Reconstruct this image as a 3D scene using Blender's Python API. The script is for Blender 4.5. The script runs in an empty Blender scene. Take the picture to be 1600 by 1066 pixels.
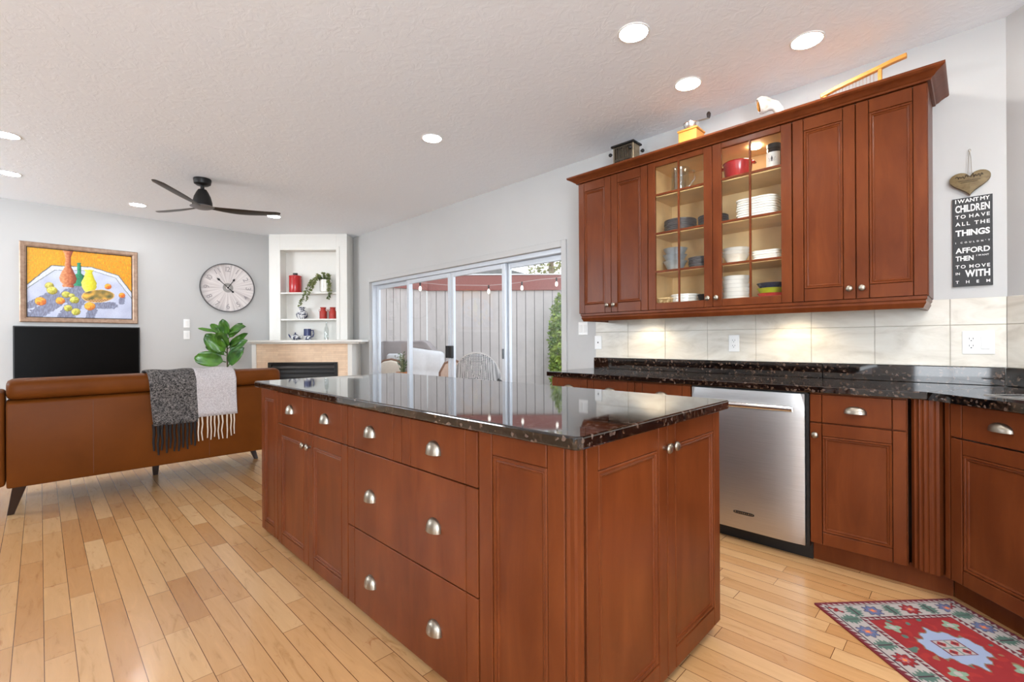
import bpy, bmesh, math, random
from mathutils import Vector, Matrix, noise
random.seed(7)
SC = bpy.context.scene
COL = SC.collection
PI = math.pi
R_ = math.radians

# ------------------------------------------------------------------ camera
CAM_H = 1.152
TH = 0.78947                                   # view direction, turned from +Y towards +X
ROLL = -0.00565
FWD = Vector((math.sin(TH), math.cos(TH), 0)); RGT = Vector((math.cos(TH), -math.sin(TH), 0)); UP = Vector((0, 0, 1))
xc = RGT * math.cos(ROLL) + UP * math.sin(ROLL)
yc = UP * math.cos(ROLL) - RGT * math.sin(ROLL)
cd = bpy.data.cameras.new('camera'); cam = bpy.data.objects.new('camera', cd); COL.objects.link(cam)
cd.sensor_fit = 'HORIZONTAL'; cd.sensor_width = 36; cd.lens = 36 * 731.4 / 1600; cd.clip_start = 0.02; cd.clip_end = 200
m = Matrix.Identity(4)
for i in range(3):
    m[i][0] = xc[i]; m[i][1] = yc[i]; m[i][2] = -FWD[i]
m[2][3] = CAM_H
cam.matrix_world = m
SC.camera = cam

# ------------------------------------------------------------------ world, daylight, exposure
W = bpy.data.worlds.new('sky'); SC.world = W; W.use_nodes = True
nt = W.node_tree; bg = nt.nodes['Background']
tcw = nt.nodes.new('ShaderNodeTexCoord'); sep = nt.nodes.new('ShaderNodeSeparateXYZ'); rmp = nt.nodes.new('ShaderNodeValToRGB')
nt.links.new(tcw.outputs['Generated'], sep.inputs[0]); nt.links.new(sep.outputs[2], rmp.inputs[0]); nt.links.new(rmp.outputs[0], bg.inputs[0])
rmp.color_ramp.elements[0].position = 0.0; rmp.color_ramp.elements[0].color = (0.93, 0.96, 1.0, 1)
rmp.color_ramp.elements[1].position = 0.6; rmp.color_ramp.elements[1].color = (0.74, 0.86, 1.0, 1)
bg.inputs[1].default_value = 1.5
SC.view_settings.view_transform = 'Standard'; SC.view_settings.look = 'None'
SC.view_settings.exposure = 0.6; SC.view_settings.gamma = 1.0
SC.view_settings.use_curve_mapping = False

def area(name, loc, rot, sx, sy, power, col=(1, 1, 1)):
    l = bpy.data.lights.new(name, 'AREA'); l.shape = 'RECTANGLE'; l.size = sx; l.size_y = sy; l.energy = power; l.color = col
    o = bpy.data.objects.new(name, l); COL.objects.link(o); o.location = loc; o.rotation_euler = rot
    return o
# daylight through unseen windows; the back and living room ones are added as fill
area('fill_back_window', (-2.0, -2.62, 1.45), (R_(122), 0, 0), 2.0, 1.7, 250, (0.80, 0.90, 1.0))
area('daylight_side_window', (-3.22, 0.28, 1.25), (R_(90), 0, R_(-90)), 0.85, 1.6, 14, (0.88, 0.94, 1.0))
area('fill_living_window', (-3.22, 6.25, 2.1), (R_(105), 0, R_(-90)), 2.0, 0.85, 85, (0.84, 0.92, 1.0))
SINK_FILL = 300.0      # unseen fill lamps added near the sink corner to brighten the kitchen fronts
KITCHEN_LAMP = 95.0    # radiance of the recessed lamps over the kitchen
DOWNLIGHT = 85.0       # radiance of a recessed lamp's diffuser
PUCK_W = 1.5

# ------------------------------------------------------------------ helpers: meshes
def recalc(me, bevel=0.0, seg=1):
    bm = bmesh.new(); bm.from_mesh(me)
    bmesh.ops.recalc_face_normals(bm, faces=bm.faces)
    if bevel:
        ed = [e for e in bm.edges if len(e.link_faces) == 2 and e.calc_face_angle(0) > 0.5]
        bmesh.ops.bevel(bm, geom=ed, offset=bevel, segments=seg, affect='EDGES', clamp_overlap=True, profile=0.5)
    bm.to_mesh(me); bm.free()

class MB:
    def __init__(s): s.v = []; s.f = []; s.m = []; s.M = None
    def add(s, vs, fs, m=0):
        n = len(s.v)
        if s.M is not None: vs = [tuple(s.M @ Vector(p)) for p in vs]
        s.v += [tuple(p) for p in vs]
        for f in fs: s.f.append([n + i for i in f]); s.m.append(m)
        return s
    def box(s, x0, x1, y0, y1, z0, z1, b=0.0, m=0):
        lo = (min(x0, x1), min(y0, y1), min(z0, z1)); hi = (max(x0, x1), max(y0, y1), max(z0, z1))
        b = min(b, *[(hi[i] - lo[i]) * 0.45 for i in range(3)]) if b else 0
        if not b:
            v = [(x, y, z) for x in (lo[0], hi[0]) for y in (lo[1], hi[1]) for z in (lo[2], hi[2])]
            return s.add(v, [(0, 1, 3, 2), (4, 6, 7, 5), (0, 4, 5, 1), (2, 3, 7, 6), (0, 2, 6, 4), (1, 5, 7, 3)], m)
        v = []; ix = {}
        for c in range(8):
            sg = [(c >> i) & 1 for i in range(3)]
            for k in range(3):
                p = [(hi[i] if sg[i] else lo[i]) + (0 if i == k else (-b if sg[i] else b)) for i in range(3)]
                ix[c, k] = len(v); v.append(p)
        fs = []
        for k in range(3):
            a, d = [i for i in range(3) if i != k]
            for sd in (0, 1):
                q = []
                for (p, r) in ((0, 0), (1, 0), (1, 1), (0, 1)):
                    c = (sd << k) | (p << a) | (r << d); q.append(ix[c, k])
                fs.append(q)
            for p in (0, 1):
                for r in (0, 1):
                    c0 = (p << a) | (r << d); c1 = c0 | (1 << k)
                    fs.append((ix[c0, a], ix[c1, a], ix[c1, d], ix[c0, d]))
        for c in range(8): fs.append((ix[c, 0], ix[c, 1], ix[c, 2]))
        return s.add(v, fs, m)
    def prism(s, poly, z0, z1, ax='z', m=0):
        n = len(poly)
        def P(a, b, c):
            return (a, b, c) if ax == 'z' else ((c, a, b) if ax == 'x' else (a, c, b))
        v = [P(a, b, z0) for a, b in poly] + [P(a, b, z1) for a, b in poly]
        f = [tuple(range(n))[::-1], tuple(range(n, 2 * n))] + [(i, (i + 1) % n, n + (i + 1) % n, n + i) for i in range(n)]
        return s.add(v, f, m)
    def lathe(s, prof, c=(0, 0, 0), seg=24, m=0, closed=False, sq=None):
        v = []; f = []; rings = []
        for r, z in prof:
            if r <= 1e-6:
                rings.append([len(v)]); v.append((c[0], c[1], c[2] + z))
            else:
                rg = []
                for i in range(seg):
                    a = 2 * PI * i / seg; ca, sa = math.cos(a), math.sin(a)
                    k = 1.0
                    if sq: k = 1.0 / (abs(ca) ** sq + abs(sa) ** sq) ** (1.0 / sq)
                    rg.append(len(v)); v.append((c[0] + r * k * ca, c[1] + r * k * sa, c[2] + z))
                rings.append(rg)
        for A, B in zip(rings, rings[1:]):
            if len(A) == 1 and len(B) == 1: continue
            for i in range(seg):
                j = (i + 1) % seg
                if len(A) == 1: f.append((A[0], B[i], B[j]))
                elif len(B) == 1: f.append((A[i], A[j], B[0]))
                else: f.append((A[i], A[j], B[j], B[i]))
        if not closed:
            for rg in (rings[0], rings[-1]):
                if len(rg) > 1: f.append(tuple(rg))
        return s.add(v, f, m)
    def tube(s, path, r, seg=8, m=0, cap=True):
        P = [Vector(p) for p in path]; n = len(P)
        rr = r if isinstance(r, (list, tuple)) else [r] * n
        t = [(P[min(i + 1, n - 1)] - P[max(i - 1, 0)]).normalized() for i in range(n)]
        ref = Vector((0, 0, 1)) if abs(t[0].z) < 0.9 else Vector((1, 0, 0))
        u = (ref - t[0] * ref.dot(t[0])).normalized()
        v = []; f = []
        for i in range(n):
            u = (u - t[i] * u.dot(t[i])).normalized(); w = t[i].cross(u)
            for k in range(seg):
                a = 2 * PI * k / seg
                v.append(P[i] + (u * math.cos(a) + w * math.sin(a)) * rr[i])
        for i in range(n - 1):
            for k in range(seg):
                f.append((i * seg + k, i * seg + (k + 1) % seg, (i + 1) * seg + (k + 1) % seg, (i + 1) * seg + k))
        if cap: f += [tuple(range(seg))[::-1], tuple(range((n - 1) * seg, n * seg))]
        return s.add(v, f, m)
    def ball(s, c, r, seg=16, rings=10, m=0):
        if not isinstance(r, (list, tuple)): r = (r, r, r)
        v = [(c[0], c[1], c[2] - r[2])]; f = []
        for i in range(1, rings):
            ph = -PI / 2 + PI * i / rings
            for k in range(seg):
                a = 2 * PI * k / seg
                v.append((c[0] + r[0] * math.cos(ph) * math.cos(a), c[1] + r[1] * math.cos(ph) * math.sin(a), c[2] + r[2] * math.sin(ph)))
        v.append((c[0], c[1], c[2] + r[2])); L = len(v) - 1
        for k in range(seg): f.append((0, 1 + (k + 1) % seg, 1 + k))
        for i in range(rings - 2):
            for k in range(seg):
                a = 1 + i * seg; f.append((a + k, a + (k + 1) % seg, a + seg + (k + 1) % seg, a + seg + k))
        a = 1 + (rings - 2) * seg
        for k in range(seg): f.append((a + k, a + (k + 1) % seg, L))
        return s.add(v, f, m)
    def ring(s, x0, x1, z0, z1, prof, m=0):
        """mitred frame strips in the x/z plane: prof = (inset, y)"""
        v = []
        for i, y in prof: v += [(x0 + i, y, z0 + i), (x1 - i, y, z0 + i), (x1 - i, y, z1 - i), (x0 + i, y, z1 - i)]
        f = []
        for a in range(len(prof) - 1):
            for k in range(4):
                f.append((a * 4 + k, a * 4 + (k + 1) % 4, a * 4 + 4 + (k + 1) % 4, a * 4 + 4 + k))
        return s.add(v, f, m)
    def loft(s, rows, m=0, closed=False):
        n = len(rows[0]); v = [p for r in rows for p in r]; f = []
        for a in range(len(rows) - 1):
            for k in range(n if closed else n - 1):
                f.append((a * n + k, a * n + (k + 1) % n, (a + 1) * n + (k + 1) % n, (a + 1) * n + k))
        return s.add(v, f, m)
    def build(s, name, mats, parent=None, smooth=True, bevel=0.0, seg=1, fix=True, ang=38):
        me = bpy.data.meshes.new(name); me.from_pydata(s.v, [], s.f); me.update()
        ms = mats if isinstance(mats, (list, tuple)) else [mats]
        for k in ms: me.materials.append(k)
        if len(ms) > 1: me.polygons.foreach_set('material_index', s.m)
        if fix or bevel: recalc(me, bevel, seg)
        if smooth:
            me.shade_smooth(); me.set_sharp_from_angle(angle=R_(ang))
        o = bpy.data.objects.new(name, me); COL.objects.link(o)
        if parent: o.parent = parent
        return o

def tag(o, label=None, cat=None, group=None, kind=None):
    if label: o['label'] = label
    if cat: o['category'] = cat
    if group: o['group'] = group
    if kind: o['kind'] = kind
    return o
def thing(name, label, cat, loc=(0, 0, 0), rz=0.0, group=None, kind=None):
    o = bpy.data.objects.new(name, None); COL.objects.link(o); o.empty_display_size = 0.1
    o.location = loc; o.rotation_euler = (0, 0, rz)
    return tag(o, label, cat, group, kind)
def dup(root, loc, rz=None, label=None, group=None, scale=None):
    r = root.copy(); COL.objects.link(r); r.location = loc
    if rz is not None: r.rotation_euler = (0, 0, rz)
    if scale is not None: r.scale = (scale,) * 3
    if label: r['label'] = label
    if group: r['group'] = group
    for ch in list(root.children):
        c = ch.copy(); COL.objects.link(c); c.parent = r
        for g in list(ch.children):
            d = g.copy(); COL.objects.link(d); d.parent = c
    return r
def solo(mb, name, mat, label, cat, loc=(0, 0, 0), rz=0.0, group=None, kind=None, **k):
    o = mb.build(name, mat, None, **k); o.location = loc; o.rotation_euler = (0, 0, rz)
    return tag(o, label, cat, group, kind)

# ------------------------------------------------------------------ helpers: materials
def lin(c):
    return tuple((x / 255 / 12.92 if x / 255 <= 0.04045 else ((x / 255 + 0.055) / 1.055) ** 2.4) for x in c)
def c4(c): return (c[0], c[1], c[2], 1)
class NT:
    def __init__(s, name):
        s.mat = bpy.data.materials.new(name); s.mat.use_nodes = True; s.t = s.mat.node_tree
        s.b = s.t.nodes['Principled BSDF']; s.out = s.t.nodes['Material Output']
    def n(s, typ, **k):
        x = s.t.nodes.new('ShaderNode' + typ)
        for a, b in k.items(): setattr(x, a, b)
        return x
    def l(s, a, b): s.t.links.new(a, b)
    def val(s, node, i, v):
        if hasattr(v, 'links') or hasattr(v, 'is_output'): s.l(v, node.inputs[i])
        else: node.inputs[i].default_value = v
    def math(s, op, a, b=0.0, c=None):
        x = s.n('Math', operation=op); s.val(x, 0, a); s.val(x, 1, b)
        if c is not None: s.val(x, 2, c)
        return x.outputs[0]
    def mix(s, fac, a, b, typ='MIX'):
        x = s.n('Mix', data_type='RGBA', blend_type=typ)
        for i, v in ((0, fac), (6, a), (7, b)): s.val(x, i, v)
        return x.outputs[2]
    def coord(s, scale=(1, 1, 1), kind='Object', rot=(0, 0, 0)):
        tc = s.n('TexCoord'); mp = s.n('Mapping'); mp.inputs['Scale'].default_value = scale; mp.inputs['Rotation'].default_value = rot
        s.l(tc.outputs[kind], mp.inputs[0]); return mp.outputs[0]
    def geo(s, scale=(1, 1, 1), rot=(0, 0, 0)):
        g = s.n('NewGeometry'); mp = s.n('Mapping'); mp.inputs['Scale'].default_value = scale; mp.inputs['Rotation'].default_value = rot
        s.l(g.outputs['Position'], mp.inputs[0]); return mp.outputs[0]
    def noise(s, vec, scale, detail=4, rough=0.55, dist=0.0):
        x = s.n('TexNoise'); s.l(vec, x.inputs['Vector']); x.inputs['Scale'].default_value = scale
        x.inputs['Detail'].default_value = detail; x.inputs['Roughness'].default_value = rough; x.inputs['Distortion'].default_value = dist
        return x.outputs['Fac']
    def ramp(s, fac, stops, interp='LINEAR'):
        x = s.n('ValToRGB'); s.l(fac, x.inputs[0]); e = x.color_ramp.elements; x.color_ramp.interpolation = interp
        while len(e) < len(stops): e.new(0.5)
        for k, (p, c) in zip(e, stops): k.position = p; k.color = c4(c)
        return x.outputs[0]
    def bump(s, h, strength=0.2, dist=0.01):
        x = s.n('Bump'); s.l(h, x.inputs['Height']); x.inputs['Strength'].default_value = strength; x.inputs['Distance'].default_value = dist
        s.l(x.outputs[0], s.b.inputs['Normal'])
    def base(s, c): s.val(s.b, s.b.inputs.find('Base Color'), c if not isinstance(c, tuple) else c4(c))
    def set(s, **k):
        for a, v in k.items():
            s.b.inputs[a.replace('_', ' ')].default_value = v
        return s.mat
def simple(name, col, rough=0.5, metal=0.0, var=0.08, scale=30.0, srgb=True, **k):
    c = lin(col) if srgb else col
    t = NT(name); n = t.noise(t.coord(), scale, 3)
    t.base(t.ramp(n, [(0.3, tuple(x * (1 - var) for x in c)), (0.7, tuple(min(1, x * (1 + var)) for x in c))]))
    return t.set(Roughness=rough, Metallic=metal, **k)
def glassy(name, tint=(1, 1, 1), ior=1.5, rough=0.0, refl=1.0):
    """thin sheet glass: clear, with a Fresnel reflection"""
    t = NT(name); t.t.nodes.remove(t.b)
    tr = t.n('BsdfTransparent'); tr.inputs[0].default_value = c4(tint)
    gl = t.n('BsdfGlossy'); gl.inputs['Roughness'].default_value = rough; gl.inputs[0].default_value = (refl, refl, refl, 1)
    fr = t.n('Fresnel'); gm = t.n('NewGeometry'); t.l(t.math('MULTIPLY_ADD', gm.outputs['Backfacing'], 1.0 / ior - ior, ior), fr.inputs[0])   # same on both faces
    mx = t.n('MixShader'); t.l(fr.outputs[0], mx.inputs[0]); t.l(tr.outputs[0], mx.inputs[1]); t.l(gl.outputs[0], mx.inputs[2])
    t.l(mx.outputs[0], t.out.inputs[0]); return t.mat
def glow(name, col, strength):
    t = NT(name); t.base((0.8, 0.8, 0.8)); t.b.inputs['Emission Color'].default_value = c4(col); t.b.inputs['Emission Strength'].default_value = strength
    return t.mat

def cherry(name, dark, light, rough=0.3):
    t = NT(name)
    v = t.coord((4.5, 4.5, 0.9)); n = t.noise(v, 3.0, 5, 0.6, 0.8)
    v2 = t.geo((1.3, 1.3, 1.0)); n2 = t.noise(v2, 2.2, 2)
    c = t.ramp(n, [(0.25, dark), (0.75, light)])
    c2 = t.mix(0.55, c, t.ramp(n2, [(0.3, (0.6, 0.55, 0.5)), (0.7, (1.15, 1.2, 1.25))]), 'MULTIPLY')
    t.base(c2); t.bump(n, 0.03, 0.002)
    return t.set(Roughness=rough, Coat_Weight=0.0, Specular_IOR_Level=0.16)
M = {}
M['cherry'] = cherry('cherry_wood', (0.108, 0.0235, 0.0062), (0.166, 0.0415, 0.0112))
M['glaze'] = simple('dark_glaze_in_joints', (20, 7, 4), 0.7)
M['toe'] = simple('dark_toe_kick', (62, 30, 20), 0.5)
M['black'] = simple('matt_black', (14, 13, 13), 0.45)
M['blackgloss'] = simple('black_screen', (9, 7, 6), 0.3, Specular_IOR_Level=0.06)
M['nickel'] = simple('brushed_nickel', (158, 149, 136), 0.36, 1.0)
M['chrome'] = simple('chrome', (228, 228, 228), 0.2, 1.0)
M['white'] = simple('white_paint', (232, 231, 228), 0.5, var=0.01)
M['wall'] = simple('wall_paint', (191, 190, 188), 0.6, var=0.012, scale=3)
M['trim'] = simple('trim_paint', (226, 223, 216), 0.4, var=0.01)
M['plastic'] = simple('white_plastic', (240, 239, 236), 0.35, var=0.01)
M['maple'] = simple('maple_lining', (226, 190, 134), 0.5, var=0.1, scale=6)
M['alu'] = simple('white_aluminium', (205, 210, 216), 0.35, 0.2, var=0.02)
M['porcelain'] = simple('white_porcelain', (238, 234, 226), 0.18, var=0.01, Coat_Weight=0.3)
M['glass'] = glassy('window_glass')
M['cabglass'] = glassy('cabinet_glass', (0.96, 0.97, 0.96))
M['clear'] = glassy('clear_glassware', (0.93, 0.95, 0.95), 1.9)
M['lamp'] = glow('lamp_diffuser', (0.985, 0.99, 1.0), DOWNLIGHT)
M['sinkfill'] = glow('sink_fill_diffuser', (1.0, 0.985, 0.96), SINK_FILL)
M['kitchenlamp'] = glow('kitchen_lamp_diffuser', (1.0, 0.985, 0.96), KITCHEN_LAMP)
M['puck'] = glow('puck_diffuser', (1.0, 0.88, 0.68), 24.0)
M['concrete'] = simple('patio_concrete', (168, 164, 158), 0.8, var=0.12, scale=8)
M['red'] = simple('red_enamel', (176, 22, 26), 0.25, var=0.04, Coat_Weight=0.4)
M['brick_red'] = simple('matt_red_tin', (172, 48, 38), 0.4)

def m_ceiling():
    t = NT('textured_ceiling_paint'); v = t.geo(); n = t.noise(v, 14, 5, 0.6, 1.2)
    k = t.ramp(n, [(0.45, (0, 0, 0)), (0.62, (1, 1, 1))])
    t.base(lin((240, 245, 251))); t.bump(k, 0.16, 0.005); return t.set(Roughness=0.85)
def m_floor():
    t = NT('maple_strip_floor'); g = t.n('NewGeometry'); sp = t.n('SeparateXYZ'); t.l(g.outputs['Position'], sp.inputs[0])
    X, Y = sp.outputs[0], sp.outputs[1]
    xr = t.math('DIVIDE', t.math('ADD', X, 40 * 0.0832 - 0.005), 0.0832)
    row = t.math('FLOOR', xr); fx = t.math('FRACT', xr)
    w1 = t.n('TexWhiteNoise', noise_dimensions='1D'); t.l(row, w1.inputs['W'])
    w2 = t.n('TexWhiteNoise', noise_dimensions='1D'); t.l(t.math('ADD', row, 77.3), w2.inputs['W'])
    L = t.math('MULTIPLY_ADD', w1.outputs[0], 0.35, 0.48)
    yr = t.math('ADD', t.math('DIVIDE', Y, L), t.math('MULTIPLY_ADD', w2.outputs[0], 9.0, 20.0))
    # uneven board lengths along one row
    wob = t.math('MULTIPLY', t.math('SINE', t.math('MULTIPLY', yr, 2.1)), 0.33); yr = t.math('ADD', yr, wob)
    pl = t.math('FLOOR', yr); fy = t.math('FRACT', yr)
    cmb = t.n('CombineXYZ'); t.l(row, cmb.inputs[0]); t.l(pl, cmb.inputs[1])
    wn = t.n('TexWhiteNoise', noise_dimensions='3D'); t.l(cmb.outputs[0], wn.inputs['Vector'])
    tone = t.ramp(wn.outputs['Value'], [(0.0, lin((172, 124, 78))), (0.15, lin((182, 136, 89))), (0.5, lin((189, 145, 98))), (0.85, lin((194, 152, 106))), (1.0, lin((198, 160, 116)))])
    # grain shifted per board
    off = t.n('VectorMath', operation='MULTIPLY_ADD'); t.l(wn.outputs['Color'], off.inputs[0]); off.inputs[1].default_value = (40, 40, 40); t.l(g.outputs['Position'], off.inputs[2])
    mp = t.n('Mapping'); mp.inputs['Scale'].default_value = (10, 1.3, 1); t.l(off.outputs[0], mp.inputs[0])
    gr = t.noise(mp.outputs[0], 3.0, 6, 0.62, 1.1)
    col = t.mix(0.95, tone, t.ramp(gr, [(0.22, (0.66, 0.58, 0.5)), (0.42, (0.98, 0.97, 0.95)), (0.56, (1.02, 1.02, 1.02)), (0.78, (1.14, 1.12, 1.08))]), 'MULTIPLY')
    mp2 = t.n('Mapping'); mp2.inputs['Scale'].default_value = (5.5, 2.6, 1); t.l(off.outputs[0], mp2.inputs[0])
    kn = t.noise(mp2.outputs[0], 1.7, 5, 0.65, 2.2)
    col = t.mix(t.ramp(kn, [(0.63, (0, 0, 0)), (0.75, (0.8, 0.8, 0.8))]), col, lin((150, 88, 48)) + (1,), 'MIX')
    e1 = t.math('LESS_THAN', fx, 0.028); e2 = t.math('LESS_THAN', t.math('MULTIPLY', fy, L), 0.0022)
    ed = t.math('MAXIMUM', e1, e2)
    col = t.mix(ed, col, lin((92, 54, 30)) + (1,), 'MIX')
    t.base(col); t.bump(t.math('SUBTRACT', 1.0, ed), 0.25, 0.002)
    return t.set(Roughness=0.27, Coat_Weight=0.15, Coat_Roughness=0.12)
def m_granite():
    t = NT('polished_brown_granite'); v = t.geo((1, 1, 1))
    d = t.n('VectorMath', operation='ADD'); nz = t.n('TexNoise'); nz.inputs['Scale'].default_value = 35; t.l(v, nz.inputs['Vector'])
    sc = t.n('VectorMath', operation='SCALE'); t.l(nz.outputs['Color'], sc.inputs[0]); sc.inputs['Scale'].default_value = 0.02
    t.l(v, d.inputs[0]); t.l(sc.outputs[0], d.inputs[1])
    vo = t.n('TexVoronoi', feature='SMOOTH_F1'); vo.inputs['Scale'].default_value = 85; vo.inputs['Smoothness'].default_value = 0.4; t.l(d.outputs[0], vo.inputs['Vector'])
    spc = t.n('SeparateColor'); t.l(vo.outputs['Color'], spc.inputs[0])
    c = t.ramp(spc.outputs[0], [(0.0, lin((15, 12, 12))), (0.45, lin((22, 17, 16))), (0.68, lin((36, 26, 21))), (0.86, lin((60, 43, 33))), (1.0, lin((94, 73, 58)))])
    n2 = t.noise(v, 120, 4); c2 = t.mix(t.ramp(n2, [(0.45, (0, 0, 0)), (0.62, (1, 1, 1))]), t.mix(0.8, c, (0.25, 0.22, 0.22, 1), 'MULTIPLY'), c)
    vo2 = t.n('TexVoronoi'); vo2.inputs['Scale'].default_value = 95; t.l(d.outputs[0], vo2.inputs['Vector'])
    sp2 = t.n('SeparateColor'); t.l(vo2.outputs['Color'], sp2.inputs[0])
    c3 = t.mix(t.ramp(sp2.outputs[1], [(0.93, (0, 0, 0)), (0.96, (1, 1, 1))]), c2, lin((90, 74, 66)) + (1,))
    t.base(c3); return t.set(Roughness=0.04, IOR=1.8)
def m_tile():
    t = NT('cream_stone_tile'); v = t.geo((1, 1.0, 3.2)); n = t.noise(v, 3.5, 7, 0.62, 1.4)
    t.base(t.ramp(n, [(0.3, lin((198, 190, 176))), (0.5, lin((216, 209, 196))), (0.7, lin((226, 221, 210)))])); t.bump(n, 0.04, 0.003)
    return t.set(Roughness=0.28)
def m_leather():
    t = NT('cognac_leather'); v = t.coord(); n = t.noise(v, 2.2, 4); n2 = t.noise(v, 260, 2)
    t.base(t.ramp(n, [(0.3, lin((88, 45, 12))), (0.7, lin((105, 56, 18)))])); t.bump(n2, 0.08, 0.001); return t.set(Roughness=0.45, Specular_IOR_Level=0.08)
def m_weave(name, a, b, scale=170, contrast=(0.42, 0.58)):
    t = NT(name); v = t.coord(); n = t.noise(v, scale, 2, 0.7, 1.0)
    t.base(t.ramp(n, [(contrast[0], lin(a)), (contrast[1], lin(b))])); t.bump(n, 0.6, 0.004); return t.set(Roughness=0.95)
def m_steel():
    t = NT('brushed_stainless'); v = t.coord((2, 2, 240)); n = t.noise(v, 3, 2)
    t.base(t.ramp(n, [(0.3, lin((186, 185, 184))), (0.7, lin((202, 201, 200)))])); return t.set(Metallic=1.0, Roughness=0.38, Anisotropic=0.5)
def m_stack():
    t = NT('split_travertine_tile'); g = t.coord((1, 1, 1)); b = t.n('TexBrick'); mp = t.n('Mapping'); mp.inputs['Rotation'].default_value = (R_(90), 0, 0); t.l(g, mp.inputs[0]); t.l(mp.outputs[0], b.inputs[0])
    b.inputs['Color1'].default_value = c4(lin((236, 208, 178))); b.inputs['Color2'].default_value = c4(lin((222, 192, 162))); b.inputs['Mortar'].default_value = c4(lin((208, 178, 148)))
    b.inputs['Scale'].default_value = 1.0; b.inputs['Mortar Size'].default_value = 0.0012; b.inputs['Brick Width'].default_value = 0.17; b.inputs['Row Height'].default_value = 0.03; b.offset = 0.37
    n = t.noise(g, 14, 5); t.base(t.mix(0.35, b.outputs[0], t.ramp(n, [(0.3, (0.8, 0.76, 0.72)), (0.7, (1.1, 1.1, 1.1))]), 'MULTIPLY')); return t.set(Roughness=0.6)
def m_attr(name, rough=0.8):
    t = NT(name); a = t.n('Attribute'); a.attribute_name = 'Col'; t.l(a.outputs[0], t.b.inputs['Base Color']); return t.set(Roughness=rough)
def m_leaf(name, a, b, rough=0.45):
    t = NT(name); n = t.noise(t.coord(), 7, 3); t.base(t.ramp(n, [(0.35, lin(a)), (0.65, lin(b))])); return t.set(Roughness=rough)
M['ceiling'] = m_ceiling(); M['floor'] = m_floor(); M['granite'] = m_granite(); M['tile'] = m_tile(); M['leather'] = m_leather()
M['steel'] = m_steel(); M['stack'] = m_stack()
M['darkwool'] = m_weave('charcoal_boucle', (22, 20, 20), (122, 116, 113), 85, (0.40, 0.64)); M['lightwool'] = m_weave('pale_grey_wool', (170, 163, 163), (196, 190, 190), 120)
M['darkfringe'] = simple('black_yarn', (30, 26, 25), 0.95); M['lightfringe'] = simple('cream_yarn', (206, 190, 172), 0.95)
M['darkleg'] = simple('espresso_wood', (44, 28, 22), 0.4)
M['grout'] = simple('grey_grout', (186, 178, 166), 0.8)
M['attr_rug'] = m_attr('woven_rug_pattern', 0.95); M['attr_paint'] = m_attr('oil_paint', 0.5); M['attr_clock'] = m_attr('streaked_clock_face', 0.7)

# ------------------------------------------------------------------ helpers: lettering
_gl = {}
def glyph(ch, bold=0.0):
    k = (ch, bold)
    if k in _gl: return _gl[k]
    cu = bpy.data.curves.new('glyph', 'FONT'); cu.body = ch; cu.size = 1.0; cu.offset = bold; cu.resolution_u = 3; cu.fill_mode = 'FRONT'
    o = bpy.data.objects.new('glyph', cu); COL.objects.link(o); bpy.context.view_layer.update()
    me = bpy.data.meshes.new_from_object(o.evaluated_get(bpy.context.evaluated_depsgraph_get()))
    vs = [(v.co.x, v.co.y) for v in me.vertices]; fs = [tuple(p.vertices) for p in me.polygons]
    bpy.data.objects.remove(o); bpy.data.curves.remove(cu); bpy.data.meshes.remove(me)
    _gl[k] = (vs, fs, (min([v[0] for v in vs], default=0), max([v[0] for v in vs], default=0.25)))
    return _gl[k]
def letters(mb, text, x0, x1, z, cap, y=0.0, bold=0.012, stretch=1.0, th=0.0006):
    """justify text between x0 and x1, baseline z, capital height cap, in the x/z plane facing -y"""
    s = cap / 0.69; ws = []
    for ch in text:
        if ch == ' ': ws.append(0.16 * s)
        else:
            g = glyph(ch, bold); ws.append((g[2][1] - g[2][0]) * s * stretch)
    gap = ((x1 - x0) - sum(ws)) / max(1, len(text) - 1)
    k = 1.0
    if gap < 0.02 * s:
        gap = 0.03 * s; k = (x1 - x0 - gap * (len(text) - 1)) / sum(ws)
    x = x0
    for ch, w in zip(text, ws):
        if ch != ' ':
            vs, fs, (a, b) = glyph(ch, bold)
            n = len(vs)
            P = [(x + (p[0] - a) * s * stretch * k, y - th, z + p[1] * s) for p in vs]
            mb.add(P, [f for f in fs])
        x += w * k + gap

# ================================================================== THE ROOM
H = 2.743; XW = 3.375; YF = 7.53
def struct(mb, name, mat, parent=None, label=None, **k):
    o = mb.build(name, mat, parent, **k)
    if parent is None: o['kind'] = 'structure'
    if label: o['label'] = label; o['category'] = 'structure'
    return o
S2 = math.sqrt(0.5)
DIAG0 = (XW, -0.11); DIAG1 = (XW - 1.2 * S2, -0.11 - 1.2 * S2)
struct(MB().box(-3.2, XW + 0.15, -2.6, YF + 0.1, -0.12, 0.0), 'floor', M['floor'], label='maple strip hardwood floor through the whole room', smooth=False)
struct(MB().box(-3.4, XW + 0.15, -2.8, YF + 0.1, H, H + 0.12), 'ceiling', M['ceiling'], label='white knockdown textured ceiling with recessed lamps', smooth=False)
struct(MB().box(-3.4, XW + 0.15, YF, YF + 0.12, 0, H), 'wall_far', M['wall'], label='white far wall behind the painting and television', smooth=False)
YR0, YR1, ZD = 2.70, 6.25, 2.015
struct(MB().box(XW, XW + 0.15, -0.11, YR0, 0, H).box(XW, XW + 0.15, YR1, YF, 0, H).box(XW, XW + 0.15, YR0, YR1, ZD, H), 'wall_right', M['wall'], label='white right wall holding the cabinets and the patio door', smooth=False)
dx, dy = DIAG1[0] - DIAG0[0], DIAG1[1] - DIAG0[1]
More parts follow.
